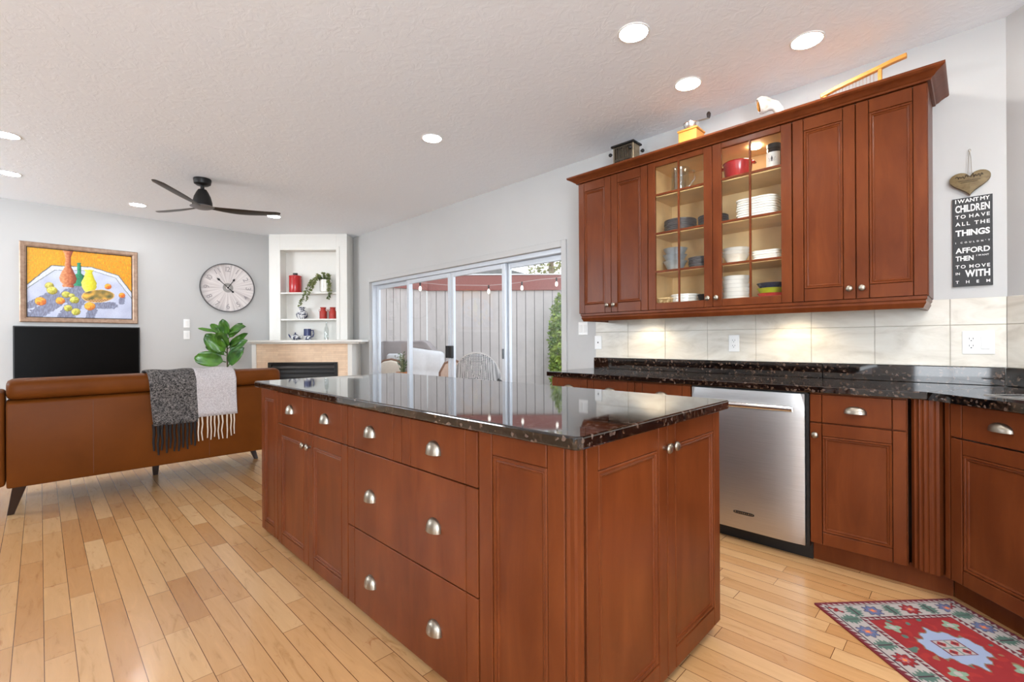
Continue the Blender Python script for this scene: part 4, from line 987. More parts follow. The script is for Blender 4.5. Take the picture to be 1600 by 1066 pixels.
def leg(x, y, dx, dy, h=0.2):
    b = MB(); r0, r1 = 0.034, 0.017
    v = []
    for (cx, cy, r, z) in ((x, y, r0, h), (x + dx, y + dy, r1, 0.0)):
        v += [(cx - r, cy - r, z), (cx + r, cy - r, z), (cx + r, cy + r, z), (cx - r, cy + r, z)]
    b.add(v, [(0, 1, 2, 3), (7, 6, 5, 4), (0, 4, 5, 1), (1, 5, 6, 2), (2, 6, 7, 3), (3, 7, 4, 0)])
    b.build('leg', M['darkleg'], t, smooth=False, bevel=0.004)
leg(-0.79, 0.07, -0.045, 0.06); leg(0.79, 0.07, 0.045, 0.06); leg(0.016, 0.6, 0, 0, 0.2); leg(0.775, 0.72, 0.04, -0.14); leg(-0.79, 0.68, -0.03, -0.05)

# ---- throw over the sofa back
t = thing('throw_blanket', 'two-tone grey fringed throw, charcoal and pale halves, over the sofa back', 'throw', (0.86, 4.5, 0.91))
PATH = [(0.30, -0.16), (0.24, -0.045), (0.17, 0.016), (0.10, 0.024), (0.04, 0.02), (0.0, -0.005), (-0.03, -0.06), (-0.026, -0.12), (-0.017, -0.18), (-0.016, -0.24), (-0.015, -0.30), (-0.015, -0.345), (-0.014, -0.388)]
def sheet(xt0, xt1, xb0, xb1, zend, nm, mat, phase):
    rows = []; nxx = 22
    for i, (y, z) in enumerate(PATH):
        u = i / (len(PATH) - 1); row = []
        for k in range(nxx + 1):
            s = k / nxx; x = (xt0 + (xt1 - xt0) * s) * (1 - u) + (xb0 + (xb1 - xb0) * s) * u
            w = 0.006 * math.sin(s * 15 + phase) * min(1, max(0, (i - 5) / 4)) + 0.003 * math.sin(s * 37 + phase * 2)
            zz = z * (zend / -0.388) if i > 8 else z
            row.append((x, y - abs(w) - 0.002, zz + 0.004 * math.sin(s * 9 + phase) * (1 if i < 6 else 0)))
        rows.append(row)
    b = MB(); b.loft(rows); o = b.build(nm, mat, t, fix=False, ang=60)
    md = o.modifiers.new('thickness', 'SOLIDIFY'); md.thickness = 0.008; md.offset = -1
    return rows[-1]
lo1 = sheet(-0.305, 0.015, -0.25, 0.045, -0.395, 'charcoal_half', M['darkwool'], 0.3)
lo2 = sheet(0.008, 0.297, 0.04, 0.325, -0.36, 'pale_half', M['lightwool'], 1.7)
def fringe(row, n, mat, L0, L1, r):
    for k in range(n):
        p = row[int((k + 0.3) / n * (len(row) - 1))]; L = random.uniform(L0, L1); w = random.uniform(-0.006, 0.006)
        fb = MB(); fb.tube([(p[0], p[1] + 0.002, p[2] + 0.012), (p[0] + w, p[1] - 0.003, p[2] - L * 0.3), (p[0] - w * 0.5, p[1] + 0.001, p[2] - L * 0.65), (p[0] + w, p[1] - 0.001, p[2] - L)], [r * 1.25, r, r * 0.9, r * 0.7], 7)
        fb.build('fringe_tassel', mat, t)
fringe(lo1, 11, M['darkfringe'], 0.18, 0.24, 0.0085); fringe(lo2, 10, M['lightfringe'], 0.17, 0.21, 0.0055)

# ---- fiddle-leaf fig behind the sofa
M['fig'] = m_leaf('fiddle_leaf', (30, 72, 18), (78, 126, 34), 0.32)
fr, fd = (355 - 800) / 731.4 * 6.15, 6.15
fx_, fy_ = fl(fr, fd)
t = thing('fiddle_leaf_fig', 'broad-leaved green fig plant behind the sofa, left of the fireplace', 'plant', (fx_, fy_, 0), -TH)
MB().lathe([(0, 0), (0.13, 0), (0.15, 0.02), (0.17, 0.3), (0.158, 0.3), (0.15, 0.27), (0, 0.27)], seg=36).build('pot', M['porcelain'], t)
MB().lathe([(0, 0.272), (0.15, 0.272), (0, 0.285)], seg=24).build('soil', simple('potting_soil', (56, 42, 32), 0.95), t)
MB().tube([(0, 0, 0.27), (0.006, 0, 0.6), (-0.004, 0.005, 0.95), (0.0, 0, 1.2), (-0.01, 0, 1.36)], [0.013, 0.011, 0.009, 0.007, 0.005], 8).build('trunk', simple('bark', (70, 58, 40), 0.8), t)
def bigleaf(base, tip, width, tilt=0.35, droop=0.05):
    B = Vector(base); T = Vector(tip); d = T - B; L = d.length; d.normalize()
    s = d.cross(Vector((0, -1, tilt))).normalized(); n = s.cross(d)
    rows = []; NU, NV = 10, 6
    for i in range(NU + 1):
        u = i / NU; w = width * (0.12 + 0.88 * (math.sin(PI * min(1, u ** 0.85)) ** 0.7) * (0.62 + 0.5 * u)) if u < 1 else width * 0.05
        if u < 0.12: w = width * 0.06
        c = B + d * (L * u) - n * (droop * u * u) + Vector((0, 0, -droop * u * u))
        rows.append([c + s * (w / 2 * (2 * k / NV - 1)) + n * (0.16 * w * abs(2 * k / NV - 1) + 0.006 * math.sin(9 * u + 5 * abs(2 * k / NV - 1))) for k in range(NV + 1)])
    b = MB(); b.loft(rows); o = b.build('leaf', M['fig'], t, fix=False, ang=70)
    md = o.modifiers.new('thickness', 'SOLIDIFY'); md.thickness = 0.002
def fp(px, py, dd): return ((px - 355) / 731.4 * fd, dd, CAM_H + (535.5 - py) / 731.4 * fd)
for bs, tp, w, tl, dr in (((355, 524, 0), (352, 499, -0.05), 0.16, 0.2, 0.0), ((357, 522, 0), (386, 507, -0.06), 0.13, 0.9, 0.02), ((352, 522, 0), (306, 513, 0.05), 0.10, 2.2, 0.0), ((353, 526, 0), (322, 506, 0.1), 0.12, 1.6, 0.0),
                          ((354, 552, 0), (330, 520, -0.12), 0.24, 0.2, 0.02), ((355, 545, 0), (352, 516, -0.14), 0.2, 0.15, 0.02), ((356, 545, 0), (384, 518, 0.02), 0.14, 0.8, 0.02), ((357, 553, 0), (388, 529, -0.05), 0.17, 0.6, 0.02),
                          ((356, 572, 0), (386, 541, -0.1), 0.21, 0.35, 0.02), ((353, 556, 0), (320, 541, 0.02), 0.12, 1.3, 0.0), ((353, 566, 0), (310, 553, -0.1), 0.23, 0.15, 0.04), ((355, 580, 0), (330, 579, -0.06), 0.13, 2.0, 0.02), ((356, 581, 0), (377, 580, -0.08), 0.13, 2.0, 0.02),
                          ((356, 530, 0), (372, 505, 0.1), 0.15, 0.4, 0.0), ((355, 540, 0), (335, 512, 0.08), 0.16, 0.4, 0.0), ((356, 560, 0), (372, 548, 0.12), 0.18, 0.4, 0.0)):
    bigleaf(fp(*bs), fp(*tp), w, tl, dr)

# ================================================================== KITCHEN: rug, signs, things on and in the cabinets
RUGO = (2.362, 0.505)
def rugc(u, v, W=0.62, Lr=1.5):
    x, y = u * W, v * Lr                                  # metres from the visible corner
    ex = min(x, W - x); ey = min(y, Lr - y); e = min(ex, ey); along = y if ex < ey else x
    red, navy, cream, blue, green, maroon = (134, 27, 30), (58, 28, 42), (158, 150, 146), (82, 94, 128), (72, 98, 88), (98, 24, 36)
    if e < 0.008: return maroon
    def tri(a, lo, hi):
        k = (a / 0.024) % 1.0; q = (e - lo) / (hi - lo); return maroon if q < k else cream
    if e < 0.026: return tri(along, 0.008, 0.026)
    if e < 0.030: return navy
    if e < 0.112:
        cyc = along / 0.082; i = int(math.floor(cyc)); lx = (cyc - i - 0.5) * 0.082; ly = e - 0.071
        r = math.hypot(lx, ly); a = math.atan2(ly, lx)
        if i % 2 == 0:
            if r < 0.007: return (214, 120, 60)
            if r < 0.014 + 0.004 * math.cos(6 * a): return (150, 96, 100)
            if r < 0.030 + 0.006 * math.cos(8 * a): return red if (i // 2) % 2 == 0 else blue
            if r < 0.034 + 0.006 * math.cos(8 * a): return navy
        else:
            if abs(lx) + 0.5 * abs(ly) < 0.03 + 0.006 * math.cos(ly * 400) and abs(lx) > 0.003: return green
            if abs(lx) < 0.003 and abs(ly) < 0.03: return navy
        return cream
    if e < 0.116: return navy
    if e < 0.132: return tri(along, 0.116, 0.132)
    if e < 0.136: return maroon
    # field with medallions
    c = red if nz_(x, y, 30, 3) < 0.25 else (146, 34, 30)
    py_ = (y - 0.136) / 0.36; i = int(math.floor(py_)); lx = x - W / 2; ly = (py_ - i - 0.5) * 0.36
    jag = 0.022 * abs(((lx * 44) % 2) - 1) + 0.012 * abs(((ly * 50) % 2) - 1)
    m_ = max(abs(lx) * 0.62 + abs(ly) * 0.95, abs(lx) * 0.95 + abs(ly) * 0.45)
    if i % 2 == 0:
        if m_ < 0.095 + jag:
            if m_ > 0.086 + jag: return (112, 98, 76)
            qx, qy = abs(lx), abs(ly)
            if qx < 0.05 and qy < 0.044:
                if qx < 0.004 or qy < 0.004: return (96, 120, 112)
                if abs(qx - 0.026) + abs(qy - 0.023) < 0.017: return red if abs(qx - 0.026) + abs(qy - 0.023) > 0.006 else navy
                if qx > 0.045 or qy > 0.04: return maroon
                return cream
            return (138, 150, 176)
    else:
        if abs(ly) < 0.010 + 0.008 * math.cos(lx * 70) and abs(lx) < 0.15: return cream
        if abs(abs(lx) - 0.07 - 0.5 * abs(ly)) < 0.010 and abs(ly) < 0.10: return cream
        if math.hypot(lx, ly) < 0.05: return cream if math.hypot(lx, ly) > 0.02 else blue
    for sx, sy in ((0.12, 0.13), (-0.12, 0.13), (0.12, -0.13), (-0.12, -0.13)):
        r = math.hypot(lx - sx, ly - sy); a = math.atan2(ly - sy, lx - sx)
        if r < 0.026 + 0.008 * math.cos(4 * a): return (118, 142, 120) if r > 0.012 else cream
    if nz_(x, y, 24, 9) > 0.42: return (130, 96, 66) if nz_(x, y, 10, 2) > 0 else green
    return c
t = thing('rug', 'red and blue patterned wool runner rug in front of the sink cabinet', 'rug', (RUGO[0], RUGO[1], 0), R_(-42.5))
# local x: along the short edge towards the cabinet, local -y: along the long edge
o = panel('woven_pile', 0.62, 1.5, 207, 500, rugc, M['attr_rug'], t, 'xy', 0.0075)
o.scale = (1, -1, 1)
MB().box(0.0, 0.62, -1.5, 0.0, 0.0005, 0.0072, 0.002).build('edge_binding', simple('maroon_binding', (128, 34, 34), 0.9), t, smooth=False)

# ---- word sign and wooden heart: local x runs to -Y
t = thing('word_sign', 'tall black wooden sign of white words beside the wall cabinets', 'sign', (XW, 0.086, 1.421), RW)
SW, SHt = 0.147, 0.457
MB().box(0, SW, -0.013, -0.0005, 0, SHt, 0.001).build('board', simple('charcoal_board', (46, 46, 47), 0.6, var=0.2, scale=300), t, smooth=False)
px_ = 0.457 / 585
def line(txt, base, cap, x0=0.011, x1=0.137, bold=0.02): 
    b = MB(); letters(b, txt, x0, x1, SHt - base * px_, cap * px_, -0.0131, bold); return b.build('lettering', M['white'], t, smooth=False, fix=False)
for a in (('I WANT MY', 32, 24), ('CHILDREN', 93, 44, 0.011, 0.137, 0.03), ('TO HAVE', 135, 22), ('ALL THE', 183, 23), ('THINGS', 250, 37, 0.011, 0.137, 0.035), ("I COULDN'T", 300, 10), ('AFFORD', 364, 33, 0.011, 0.137, 0.025), ('THEN', 415, 30, 0.011, 0.078, 0.03), ('I WANT', 392, 10, 0.088, 0.133), ('TO MOVE', 465, 21), ('IN', 507, 15, 0.011, 0.027), ('WITH', 522, 42, 0.046, 0.137, 0.04), ('THEM', 565, 18)):
    line(*a)
t = thing('heart_plaque', 'rustic brown wooden heart hanging by string above the black sign', 'plaque', (XW, 0.0205, 2.11), RW)
def heart(n=60, s=1.0):
    P = []
    for k in range(n):
        a = 2 * PI * k / n; x = 16 * math.sin(a) ** 3; z = 13 * math.cos(a) - 5 * math.cos(2 * a) - 2 * math.cos(3 * a) - math.cos(4 * a)
        P.append((x / 16 * 0.076 * s, (z - 5) / 16 * 0.066 * s))
    return P
hz = -0.134
def m_oldwood():
    tt = NT('old_olive_brown_wood'); n = tt.noise(tt.coord((6, 6, 30)), 5, 5, 0.6, 1.0); tt.base(tt.ramp(n, [(0.3, lin((92, 74, 44))), (0.7, lin((132, 112, 74)))])); return tt.set(Roughness=0.6)
b = MB(); b.prism([(x, z + hz) for x, z in heart()], -0.03, -0.004, 'y'); b.build('heart_board', m_oldwood(), t, bevel=0.005, seg=2, ang=50)
b = MB()
for s in (-1, 1): b.tube([(0, -0.014, 0), (s * 0.004, -0.016, -0.03), (s * 0.007, -0.018, hz + 0.022)], 0.0012, 5)
b.tube([(0.004 * math.cos(a), -0.014, 0.006 + 0.007 * math.sin(a)) for a in [2 * PI * k / 12 for k in range(13)]], 0.0013, 5)
b.build('string', simple('grey_twine', (150, 140, 126), 0.9), t)
b = MB(); b.M = Matrix.Rotation(R_(90), 4, 'X'); b.lathe([(0, 0.0005), (0.002, 0.0005), (0.002, 0.016), (0.004, 0.017), (0, 0.018)], (0, 0.0, 0), 10); b.build('nail', M['nickel'], t)
b = MB()
ink = [(-0.052 + 0.1 * k / 60, -0.0312, hz + 0.004 + 0.010 * math.sin(k * 0.9) * (0.6 + 0.4 * math.sin(k * 0.37)) + (0.012 if k in (4, 5, 25, 26, 38, 39) else 0)) for k in range(61)]
b.tube(ink, 0.0011, 5)
for zz, a, c in ((-0.016, -0.042, 0.04), (-0.024, -0.034, 0.03)):
    b.tube([(a + (c - a) * k / 40, -0.0312, hz + zz + 0.0018 * math.sin(k * 2.1)) for k in range(41)], 0.0006, 4)
b.build('script_lettering', M['glaze'], t, smooth=False)

# ---- on top of the cabinets (they stand on the cabinet tops, Z = 2.392)
ZT = 2.393
XT = 3.18
t = thing('antique_toaster', 'old black metal flip toaster on top of the left wall cabinets', 'toaster', (XT, 1.905, ZT), RW)
wd, hh_, dp = 0.175, 0.26, 0.12; met = simple('aged_steel', (150, 136, 112), 0.4, 0.7)
b = MB(); b.box(-wd / 2, wd / 2, -dp / 2, dp / 2, 0, 0.03, 0.004).box(-wd / 2 + 0.01, wd / 2 - 0.01, -0.01, 0.01, 0.03, hh_ - 0.02)
for sx in (-1, 1): b.box(sx * wd / 2 - (0.012 if sx > 0 else 0), sx * wd / 2 + (0.012 if sx < 0 else 0), -dp / 2 + 0.012, dp / 2 - 0.012, 0.03, hh_ - 0.015, 0.002)
b.build('body', met, t, smooth=False)
MB().box(-wd / 2 - 0.012, wd / 2 + 0.012, -dp / 2 - 0.004, dp / 2 + 0.004, hh_ - 0.015, hh_, 0.003).build('top_tray', M['black'], t, smooth=False)
for sy in (-1, 1):
    b = MB(); 
    for k in range(9):
        x = -wd / 2 + 0.016 + k * (wd - 0.032) / 8; b.box(x - 0.0045, x + 0.0045, sy * (dp / 2 - 0.012) - 0.003, sy * (dp / 2 - 0.012) + 0.003, 0.03, hh_ - 0.02, 0.001)
    for z in (0.04, 0.135, 0.23): b.box(-wd / 2 + 0.012, wd / 2 - 0.012, sy * (dp / 2 - 0.012) - 0.004, sy * (dp / 2 - 0.012) + 0.004, z, z + 0.014, 0.001)
    b.build('slotted_door', M['black'] if sy > 0 else simple('dark_bronze', (72, 62, 50), 0.45, 0.5), t, smooth=False)
for x, y in ((-wd / 2 - 0.024, -dp / 2 + 0.012), (wd / 2 + 0.024, dp / 2 - 0.012), (wd / 2 - 0.01, -dp / 2 - 0.012)):
    MB().ball((x, y, 0.2), 0.014, 14, 10).build('door_knob', M['black'], t)
    MB().tube([(x, y, 0.2), (x * 0.86, y * 0.86, 0.2)], 0.004, 6).build('knob_stem', M['black'], t)
honey = simple('honey_pine', (214, 146, 64), 0.45, var=0.12, scale=8)
t = thing('coffee_grinder', 'wooden box coffee grinder with metal bowl and crank on the cabinets', 'coffee grinder', (XT, 1.395, ZT), RW)
gw = 0.128
MB().box(-gw / 2 - 0.008, gw / 2 + 0.008, -gw / 2 - 0.008, gw / 2 + 0.008, 0, 0.018, 0.003).box(-gw / 2, gw / 2, -gw / 2, gw / 2, 0.018, 0.19, 0.003).box(-gw / 2 - 0.006, gw / 2 + 0.006, -gw / 2 - 0.006, gw / 2 + 0.006, 0.19, 0.204, 0.003).build('box', honey, t, smooth=False)
dr = MB().box(-0.045, 0.045, -gw / 2 - 0.006, -gw / 2, 0.03, 0.085, 0.002).build('drawer', honey, t, smooth=False); MB().ball((0, -gw / 2 - 0.014, 0.058), 0.009, 12, 8).build('drawer_knob', M['nickel'], dr)
MB().lathe([(0, 0.204), (0.03, 0.204), (0.046, 0.225), (0.052, 0.25), (0.055, 0.252), (0.055, 0.256), (0.03, 0.262), (0.012, 0.262), (0.012, 0.272), (0, 0.274)], seg=32).build('bowl', M['chrome'], t)
cr = MB().tube([(0, 0, 0.268), (0.04, 0.03, 0.274), (0.09, 0.075, 0.29)], [0.006, 0.005, 0.005], 8).build('crank', M['nickel'], t)
MB().lathe([(0, 0), (0.008, 0), (0.012, 0.012), (0.014, 0.03), (0.008, 0.042), (0, 0.044)], (0.09, 0.075, 0.29), 16).build('crank_knob', M['darkleg'], cr)
# glass scoop / shell ornament
def m_shell():
    tt = NT('smoky_glass_shell'); n = tt.noise(tt.coord(), 12, 4, 0.6, 1.0); tt.base(tt.ramp(n, [(0.35, lin((170, 160, 146))), (0.6, lin((226, 222, 216)))])); return tt.set(Roughness=0.15, Coat_Weight=0.5)
t = thing('glass_ornament', 'small pearly glass ornament with amber mouth on the cabinet top', 'ornament', (XT, 0.895, ZT), RW); t.scale = (0.8, 0.8, 0.97)
rows = []; spine = [(-0.075, -0.05, 0.215, 0.044), (-0.055, -0.04, 0.222, 0.05), (-0.03, -0.02, 0.222, 0.046), (0.0, 0.0, 0.212, 0.036), (0.03, 0.01, 0.2, 0.034), (0.055, 0.015, 0.165, 0.032), (0.07, 0.02, 0.11, 0.03), (0.075, 0.02, 0.05, 0.036), (0.075, 0.02, 0.0, 0.05)]
for i, (x, y, z, r) in enumerate(spine):
    j = min(i + 1, len(spine) - 1); k = max(i - 1, 0); d = Vector([spine[j][a] - spine[k][a] for a in range(3)]).normalized(); s = d.cross(Vector((0, 1, 0.2))).normalized(); n = d.cross(s)
    rows.append([Vector((x, y, z)) + (s * math.cos(a) * (1.25 if math.cos(a) < 0 and i < 3 else 1) + n * math.sin(a)) * r for a in [2 * PI * q / 20 for q in range(20)]])
b = MB(); b.loft(rows, closed=True); o = b.build('shell', m_shell(), t, fix=False); md = o.modifiers.new('th', 'SOLIDIFY'); md.thickness = 0.004
MB().ball((-0.068, -0.045, 0.212), (0.014, 0.03, 0.036), 16, 10).build('amber_mouth', simple('amber_glass', (190, 128, 52), 0.2), t)
MB().ball((-0.045, -0.055, 0.185), 0.012, 12, 8).build('dark_bead', M['black'], t)
# stringed wooden instrument
t = thing('wooden_zither', 'honey wooden stringed frame leaning along the cabinet top', 'stringed frame', (XT, 0.62, ZT), RW)
b = MB(); P = [(-0.012, 0.158), (0.06, 0.178), (0.17, 0.198), (0.255, 0.214), (0.31, 0.226), (0.37, 0.234)]
for (xa, za), (xb, zb) in zip(P, P[1:]): pass
top = [(x, z + 0.011) for x, z in P]; bot = [(x, z - 0.011) for x, z in P][::-1]
b.prism(top + bot, -0.014, 0.014, 'y'); b.build('curved_bar', honey, t, smooth=False, bevel=0.003)
MB().box(0.25, 0.268, -0.011, 0.011, 0.0, 0.206, 0.003).build('upright', honey, t, smooth=False)
MB().box(0.0, 0.018, -0.011, 0.011, 0.0, 0.153, 0.003).build('short_upright', honey, t, smooth=False)
MB().box(-0.02, 0.36, -0.05, 0.05, 0, 0.022, 0.003).build('base_board', honey, t, smooth=False)
b = MB()
for k in range(14):
    x = 0.03 + k * 0.0155; b.tube([(x, 0, 0.02), (x, 0, 0.165 + 0.17 * x)], 0.0009, 4)
b.build('strings', M['chrome'], t)

# ---- dishes behind the glass doors. A shelf's top is at ZS; X0 = distance from the door
ZS = {1: 2.1715, 2: 1.9025, 3: 1.6375, 4: 1.381}
ORD = ['topmost', 'second from top', 'third from top', 'fourth from top', 'fifth from top', 'sixth from top', 'seventh from top', 'eighth from top', 'ninth from top', 'tenth from top']
def dish(r, h, th=0.004, foot=0.6, sq=None, lip=0.0):
    return MB().lathe([(0, 0), (r * foot, 0), (r * foot * 1.03, h * 0.18), (r * 0.97, h - th * 0.4), (r, h), (r * 0.965, h + th * 0.3), (r * foot * 0.96, h * 0.18 + th), (0, h * 0.12 + th)], seg=40, sq=sq)
def plate_mb(r, p, sq=None):
    return MB().lathe([(0, 0.002), (0.9 * r, 0.002), (0.905 * r, 0), (0.94 * r, 0), (0.94 * r, 0.0042), (r, 0.0052), (r, p - 0.0015), (0.985 * r, p), (0.925 * r, p), (0.84 * r, p - 0.004), (0, p - 0.004)], seg=40, sq=sq)
def stack(n, name, x, y, shelf, r, h, pitch, mat, what, where, group, sq=None, foot=0.6, jit=0.003, mats=None, cat='plate', z0=0.0):
    src = None
    for k in range(n):
        p = (x + random.uniform(-jit, jit), y + random.uniform(-jit, jit), ZS[shelf] + 0.0005 + z0 + k * pitch); lb = '%s, %s of %s' % (what, ORD[n - 1 - k] if n > 1 else 'alone', where)
        if src is None:
            src = solo(plate_mb(r, pitch, sq) if cat == 'plate' else dish(r, h, foot=foot, sq=sq), name, mat, lb, cat, p, group=group)
        else:
            c = src.copy(); COL.objects.link(c); c.location = p; c['label'] = lb
            if mats: c.data = src.data.copy(); c.data.materials[0] = mats[k]
        if k == 0 and mats: src.data.materials[0] = mats[0]
dkp = simple('slate_grey_stoneware', (70, 64, 64), 0.3); XC = 3.175
gbl = simple('pale_blue_grey_stoneware', (150, 156, 160), 0.3)
# left door
t = thing('glass_pitcher', 'clear glass pitcher with handle on the top shelf, left glass door', 'pitcher', (XC, 1.475, ZS[1]), RW)
MB().lathe([(0, 0), (0.058, 0), (0.06, 0.01), (0.058, 0.165), (0.064, 0.182), (0.06, 0.182), (0.054, 0.165), (0.056, 0.012), (0, 0.012)], seg=32).build('jug', M['clear'], t)
MB().tube([(0.056, 0, 0.155), (0.1, 0, 0.15), (0.105, 0, 0.09), (0.058, 0, 0.04)], 0.007, 8).build('handle', M['clear'], t)
solo(dish(0.055, 0.03), 'dish', dkp, 'small dark dish on the top shelf beside the glass pitcher', 'dish', (XC + 0.0, 1.325, ZS[1] + 0.0005))
stack(7, 'plate', XC, 1.475, 2, 0.108, 0.018, 0.0125, dkp, 'dark grey plate', 'the larger dark stack, second shelf, left door', 'dark plates, larger stack')
stack(6, 'plate', XC - 0.0, 1.247, 2, 0.095, 0.018, 0.0125, dkp, 'dark grey plate', 'the dark stack between both glass doors', 'dark plates, middle stack')
stack(3, 'bowl', XC, 1.515, 3, 0.082, 0.07, 0.045, gbl, 'blue grey bowl', 'the stack on the third shelf, left door', 'blue grey bowls', cat='bowl')
stack(6, 'plate', XC, 1.333, 3, 0.078, 0.016, 0.0125, dkp, 'small dark plate', 'the stack beside blue grey bowls', 'small dark plates')
stack(5, 'plate', XC + 0.03, 1.457, 4, 0.1, 0.022, 0.018, M['porcelain'], 'white plate', 'the stack, bottom shelf, left door', 'white plates, left door')
t = thing('woven_box', 'small beige woven box at the bottom left behind the glass', 'box', (3.09, 1.545, ZS[4]), RW)
MB().box(-0.04, 0.04, -0.03, 0.03, 0, 0.055, 0.004).build('box_body', m_weave('beige_weave', (150, 116, 66), (206, 180, 132), 60), t, smooth=False); MB().box(-0.043, 0.043, -0.033, 0.033, 0.055, 0.068, 0.004).build('lid', M['maple'], t, smooth=False)
solo(dish(0.06, 0.075), 'bowl', M['blackgloss'], 'black bowl at the bottom shelf beside the left white plates', 'bowl', (XC - 0.02, 1.285, ZS[4] + 0.0005))
# right door
t = thing('casserole', 'round red casserole bowl on the top shelf, right glass door', 'bowl', (XC - 0.01, 1.085, ZS[1]), RW)
MB().lathe([(0, 0), (0.05, 0), (0.078, 0.04), (0.086, 0.108), (0.09, 0.112), (0.086, 0.116), (0.08, 0.108), (0.07, 0.04), (0, 0.012)], seg=40).build('bowl_body', M['red'], t)
for s in (-1, 1): MB().box(s * 0.084, s * 0.106, -0.025, 0.025, 0.092, 0.104, 0.004).build('handle', M['red'], t)
t = thing('jar', 'dark jar with white leaf label on the top shelf, right glass door', 'jar', (XC - 0.02, 0.872, ZS[1]), RW)
MB().lathe([(0, 0), (0.038, 0), (0.04, 0.004), (0.04, 0.135), (0.036, 0.142), (0, 0.142)], seg=32).build('body', simple('dark_glass_jar', (40, 36, 34), 0.2), t)
MB().lathe([(0, 0.142), (0.039, 0.142), (0.039, 0.168), (0, 0.17)], seg=32).build('lid', M['black'], t)
rows = [[(0.0408 * math.sin(a), -0.0408 * math.cos(a), z) for a in [R_(-70 + 140 * k / 16) for k in range(17)]] for z in (0.02, 0.115)]
lbq = MB().loft(rows).build('paper_label', M['white'], t, fix=False)
b = MB()
for ang, L in ((0, 0.036), (38, 0.032), (-38, 0.032), (72, 0.022), (-72, 0.022)):
    ca, sa = math.cos(R_(ang)), math.sin(R_(ang)); 
    pts = [(0, 0), (-0.005, L * 0.5), (0, L), (0.005, L * 0.5)]
    P3 = []
    for x, z in pts:
        X2, Z2 = x * ca + z * sa, -x * sa + z * ca; aa = X2 / 0.0412; P3.append((0.0412 * math.sin(aa), -0.0412 * math.cos(aa), 0.058 + Z2))
    b.add(P3, [(0, 1, 2, 3)])
for z in (0.03, 0.038, 0.104): b.add([(0.0412 * math.sin(R_(a)), -0.0412 * math.cos(R_(a)), zz) for a, zz in ((-50, z), (50, z), (50, z + 0.004), (-50, z + 0.004))], [(0, 1, 2, 3)])
b.build('label_print', M['black'], lbq, fix=False, smooth=False)
stack(8, 'plate', XC, 0.957, 2, 0.118, 0.018, 0.0148, M['porcelain'], 'white square plate', 'the big stack, second shelf, right door', 'white square plates', sq=5)
stack(3, 'bowl', XC - 0.01, 1.098, 3, 0.082, 0.06, 0.02, M['porcelain'], 'white bowl', 'the nested bowls, third shelf, right door', 'white nested bowls', cat='bowl')
stack(4, 'plate', XC, 0.905, 3, 0.082, 0.016, 0.0145, M['porcelain'], 'white square plate', 'the small stack beside nested white bowls', 'small white square plates', sq=5)
stack(6, 'bowl', XC - 0.01, 1.1, 4, 0.082, 0.05, 0.0255, M['porcelain'], 'white shallow bowl', 'the tall stack, bottom shelf, right door', 'white shallow bowls', cat='bowl', foot=0.8)
for k, (nm, col) in enumerate((('red', (190, 40, 36)), ('lime green', (176, 186, 34)), ('navy blue', (32, 36, 66)))):
    solo(dish(0.078 + 0.002 * k, 0.052, foot=0.62), 'bowl', simple(nm.replace(' ', '_') + '_glaze', col, 0.25), '%s bowl, %s of the coloured nested bowls on the bottom shelf' % (nm, ('lowest', 'middle', 'topmost')[k]), 'bowl', (XC - 0.02, 0.89, ZS[4] + 0.0005 + 0.031 * k), group='coloured nested bowls')

# ================================================================== PATIO
PZ = -0.06
tag(MB().box(XW + 0.15, 12, -2, 14, PZ - 0.2, PZ).build('ground_patio', M['concrete'], None, smooth=False), 'pale concrete patio floor outside the sliding door', 'patio floor', kind='structure')
M['fence'] = simple('grey_beige_fence_paint', (198, 187, 180), 0.75, var=0.05, scale=4); M['beam'] = simple('red_brown_beam', (150, 88, 78), 0.6); M['gap'] = simple('dark_gap', (92, 84, 80), 0.9)
def fence_run(name, label, p0, rz, L, nb):
    t = thing(name, label, 'fence', (p0[0], p0[1], PZ), rz); h0 = 2.19 - PZ; h1 = 2.50 - PZ
    bw = L / nb
    for k in range(nb):
        MB().box(k * bw + 0.005, (k + 1) * bw - 0.005, 0.012, 0.034, 0, h0 + 0.05, 0.002).build('fence_board', M['fence'], t, smooth=False)
    MB().box(0, L, 0.035, 0.05, 0, h0 + 0.02).build('backing', M['gap'], t, smooth=False)
    MB().box(-0.02, L, -0.03, 0.012, h0, h1, 0.004).build('top_beam', M['beam'], t, smooth=False)
    MB().box(-0.03, L, -0.05, 0.07, h1, h1 + 0.025, 0.003).build('cap_rail', M['white'], t, smooth=False)
cr_, cd_ = -1.733, 9.6
fx0_, fy0_ = fl(cr_, cd_)
fence_run('patio_fence', 'grey vertical board fence with red brown top beam across the patio', (fx0_, fy0_), -TH, 5.5, 30)
fence_run('patio_fence', 'short grey board fence run on the left of the patio, meeting the house', (3.56, fy0_ - 0.06), 0, fx0_ - 3.56 - 0.05, 13)
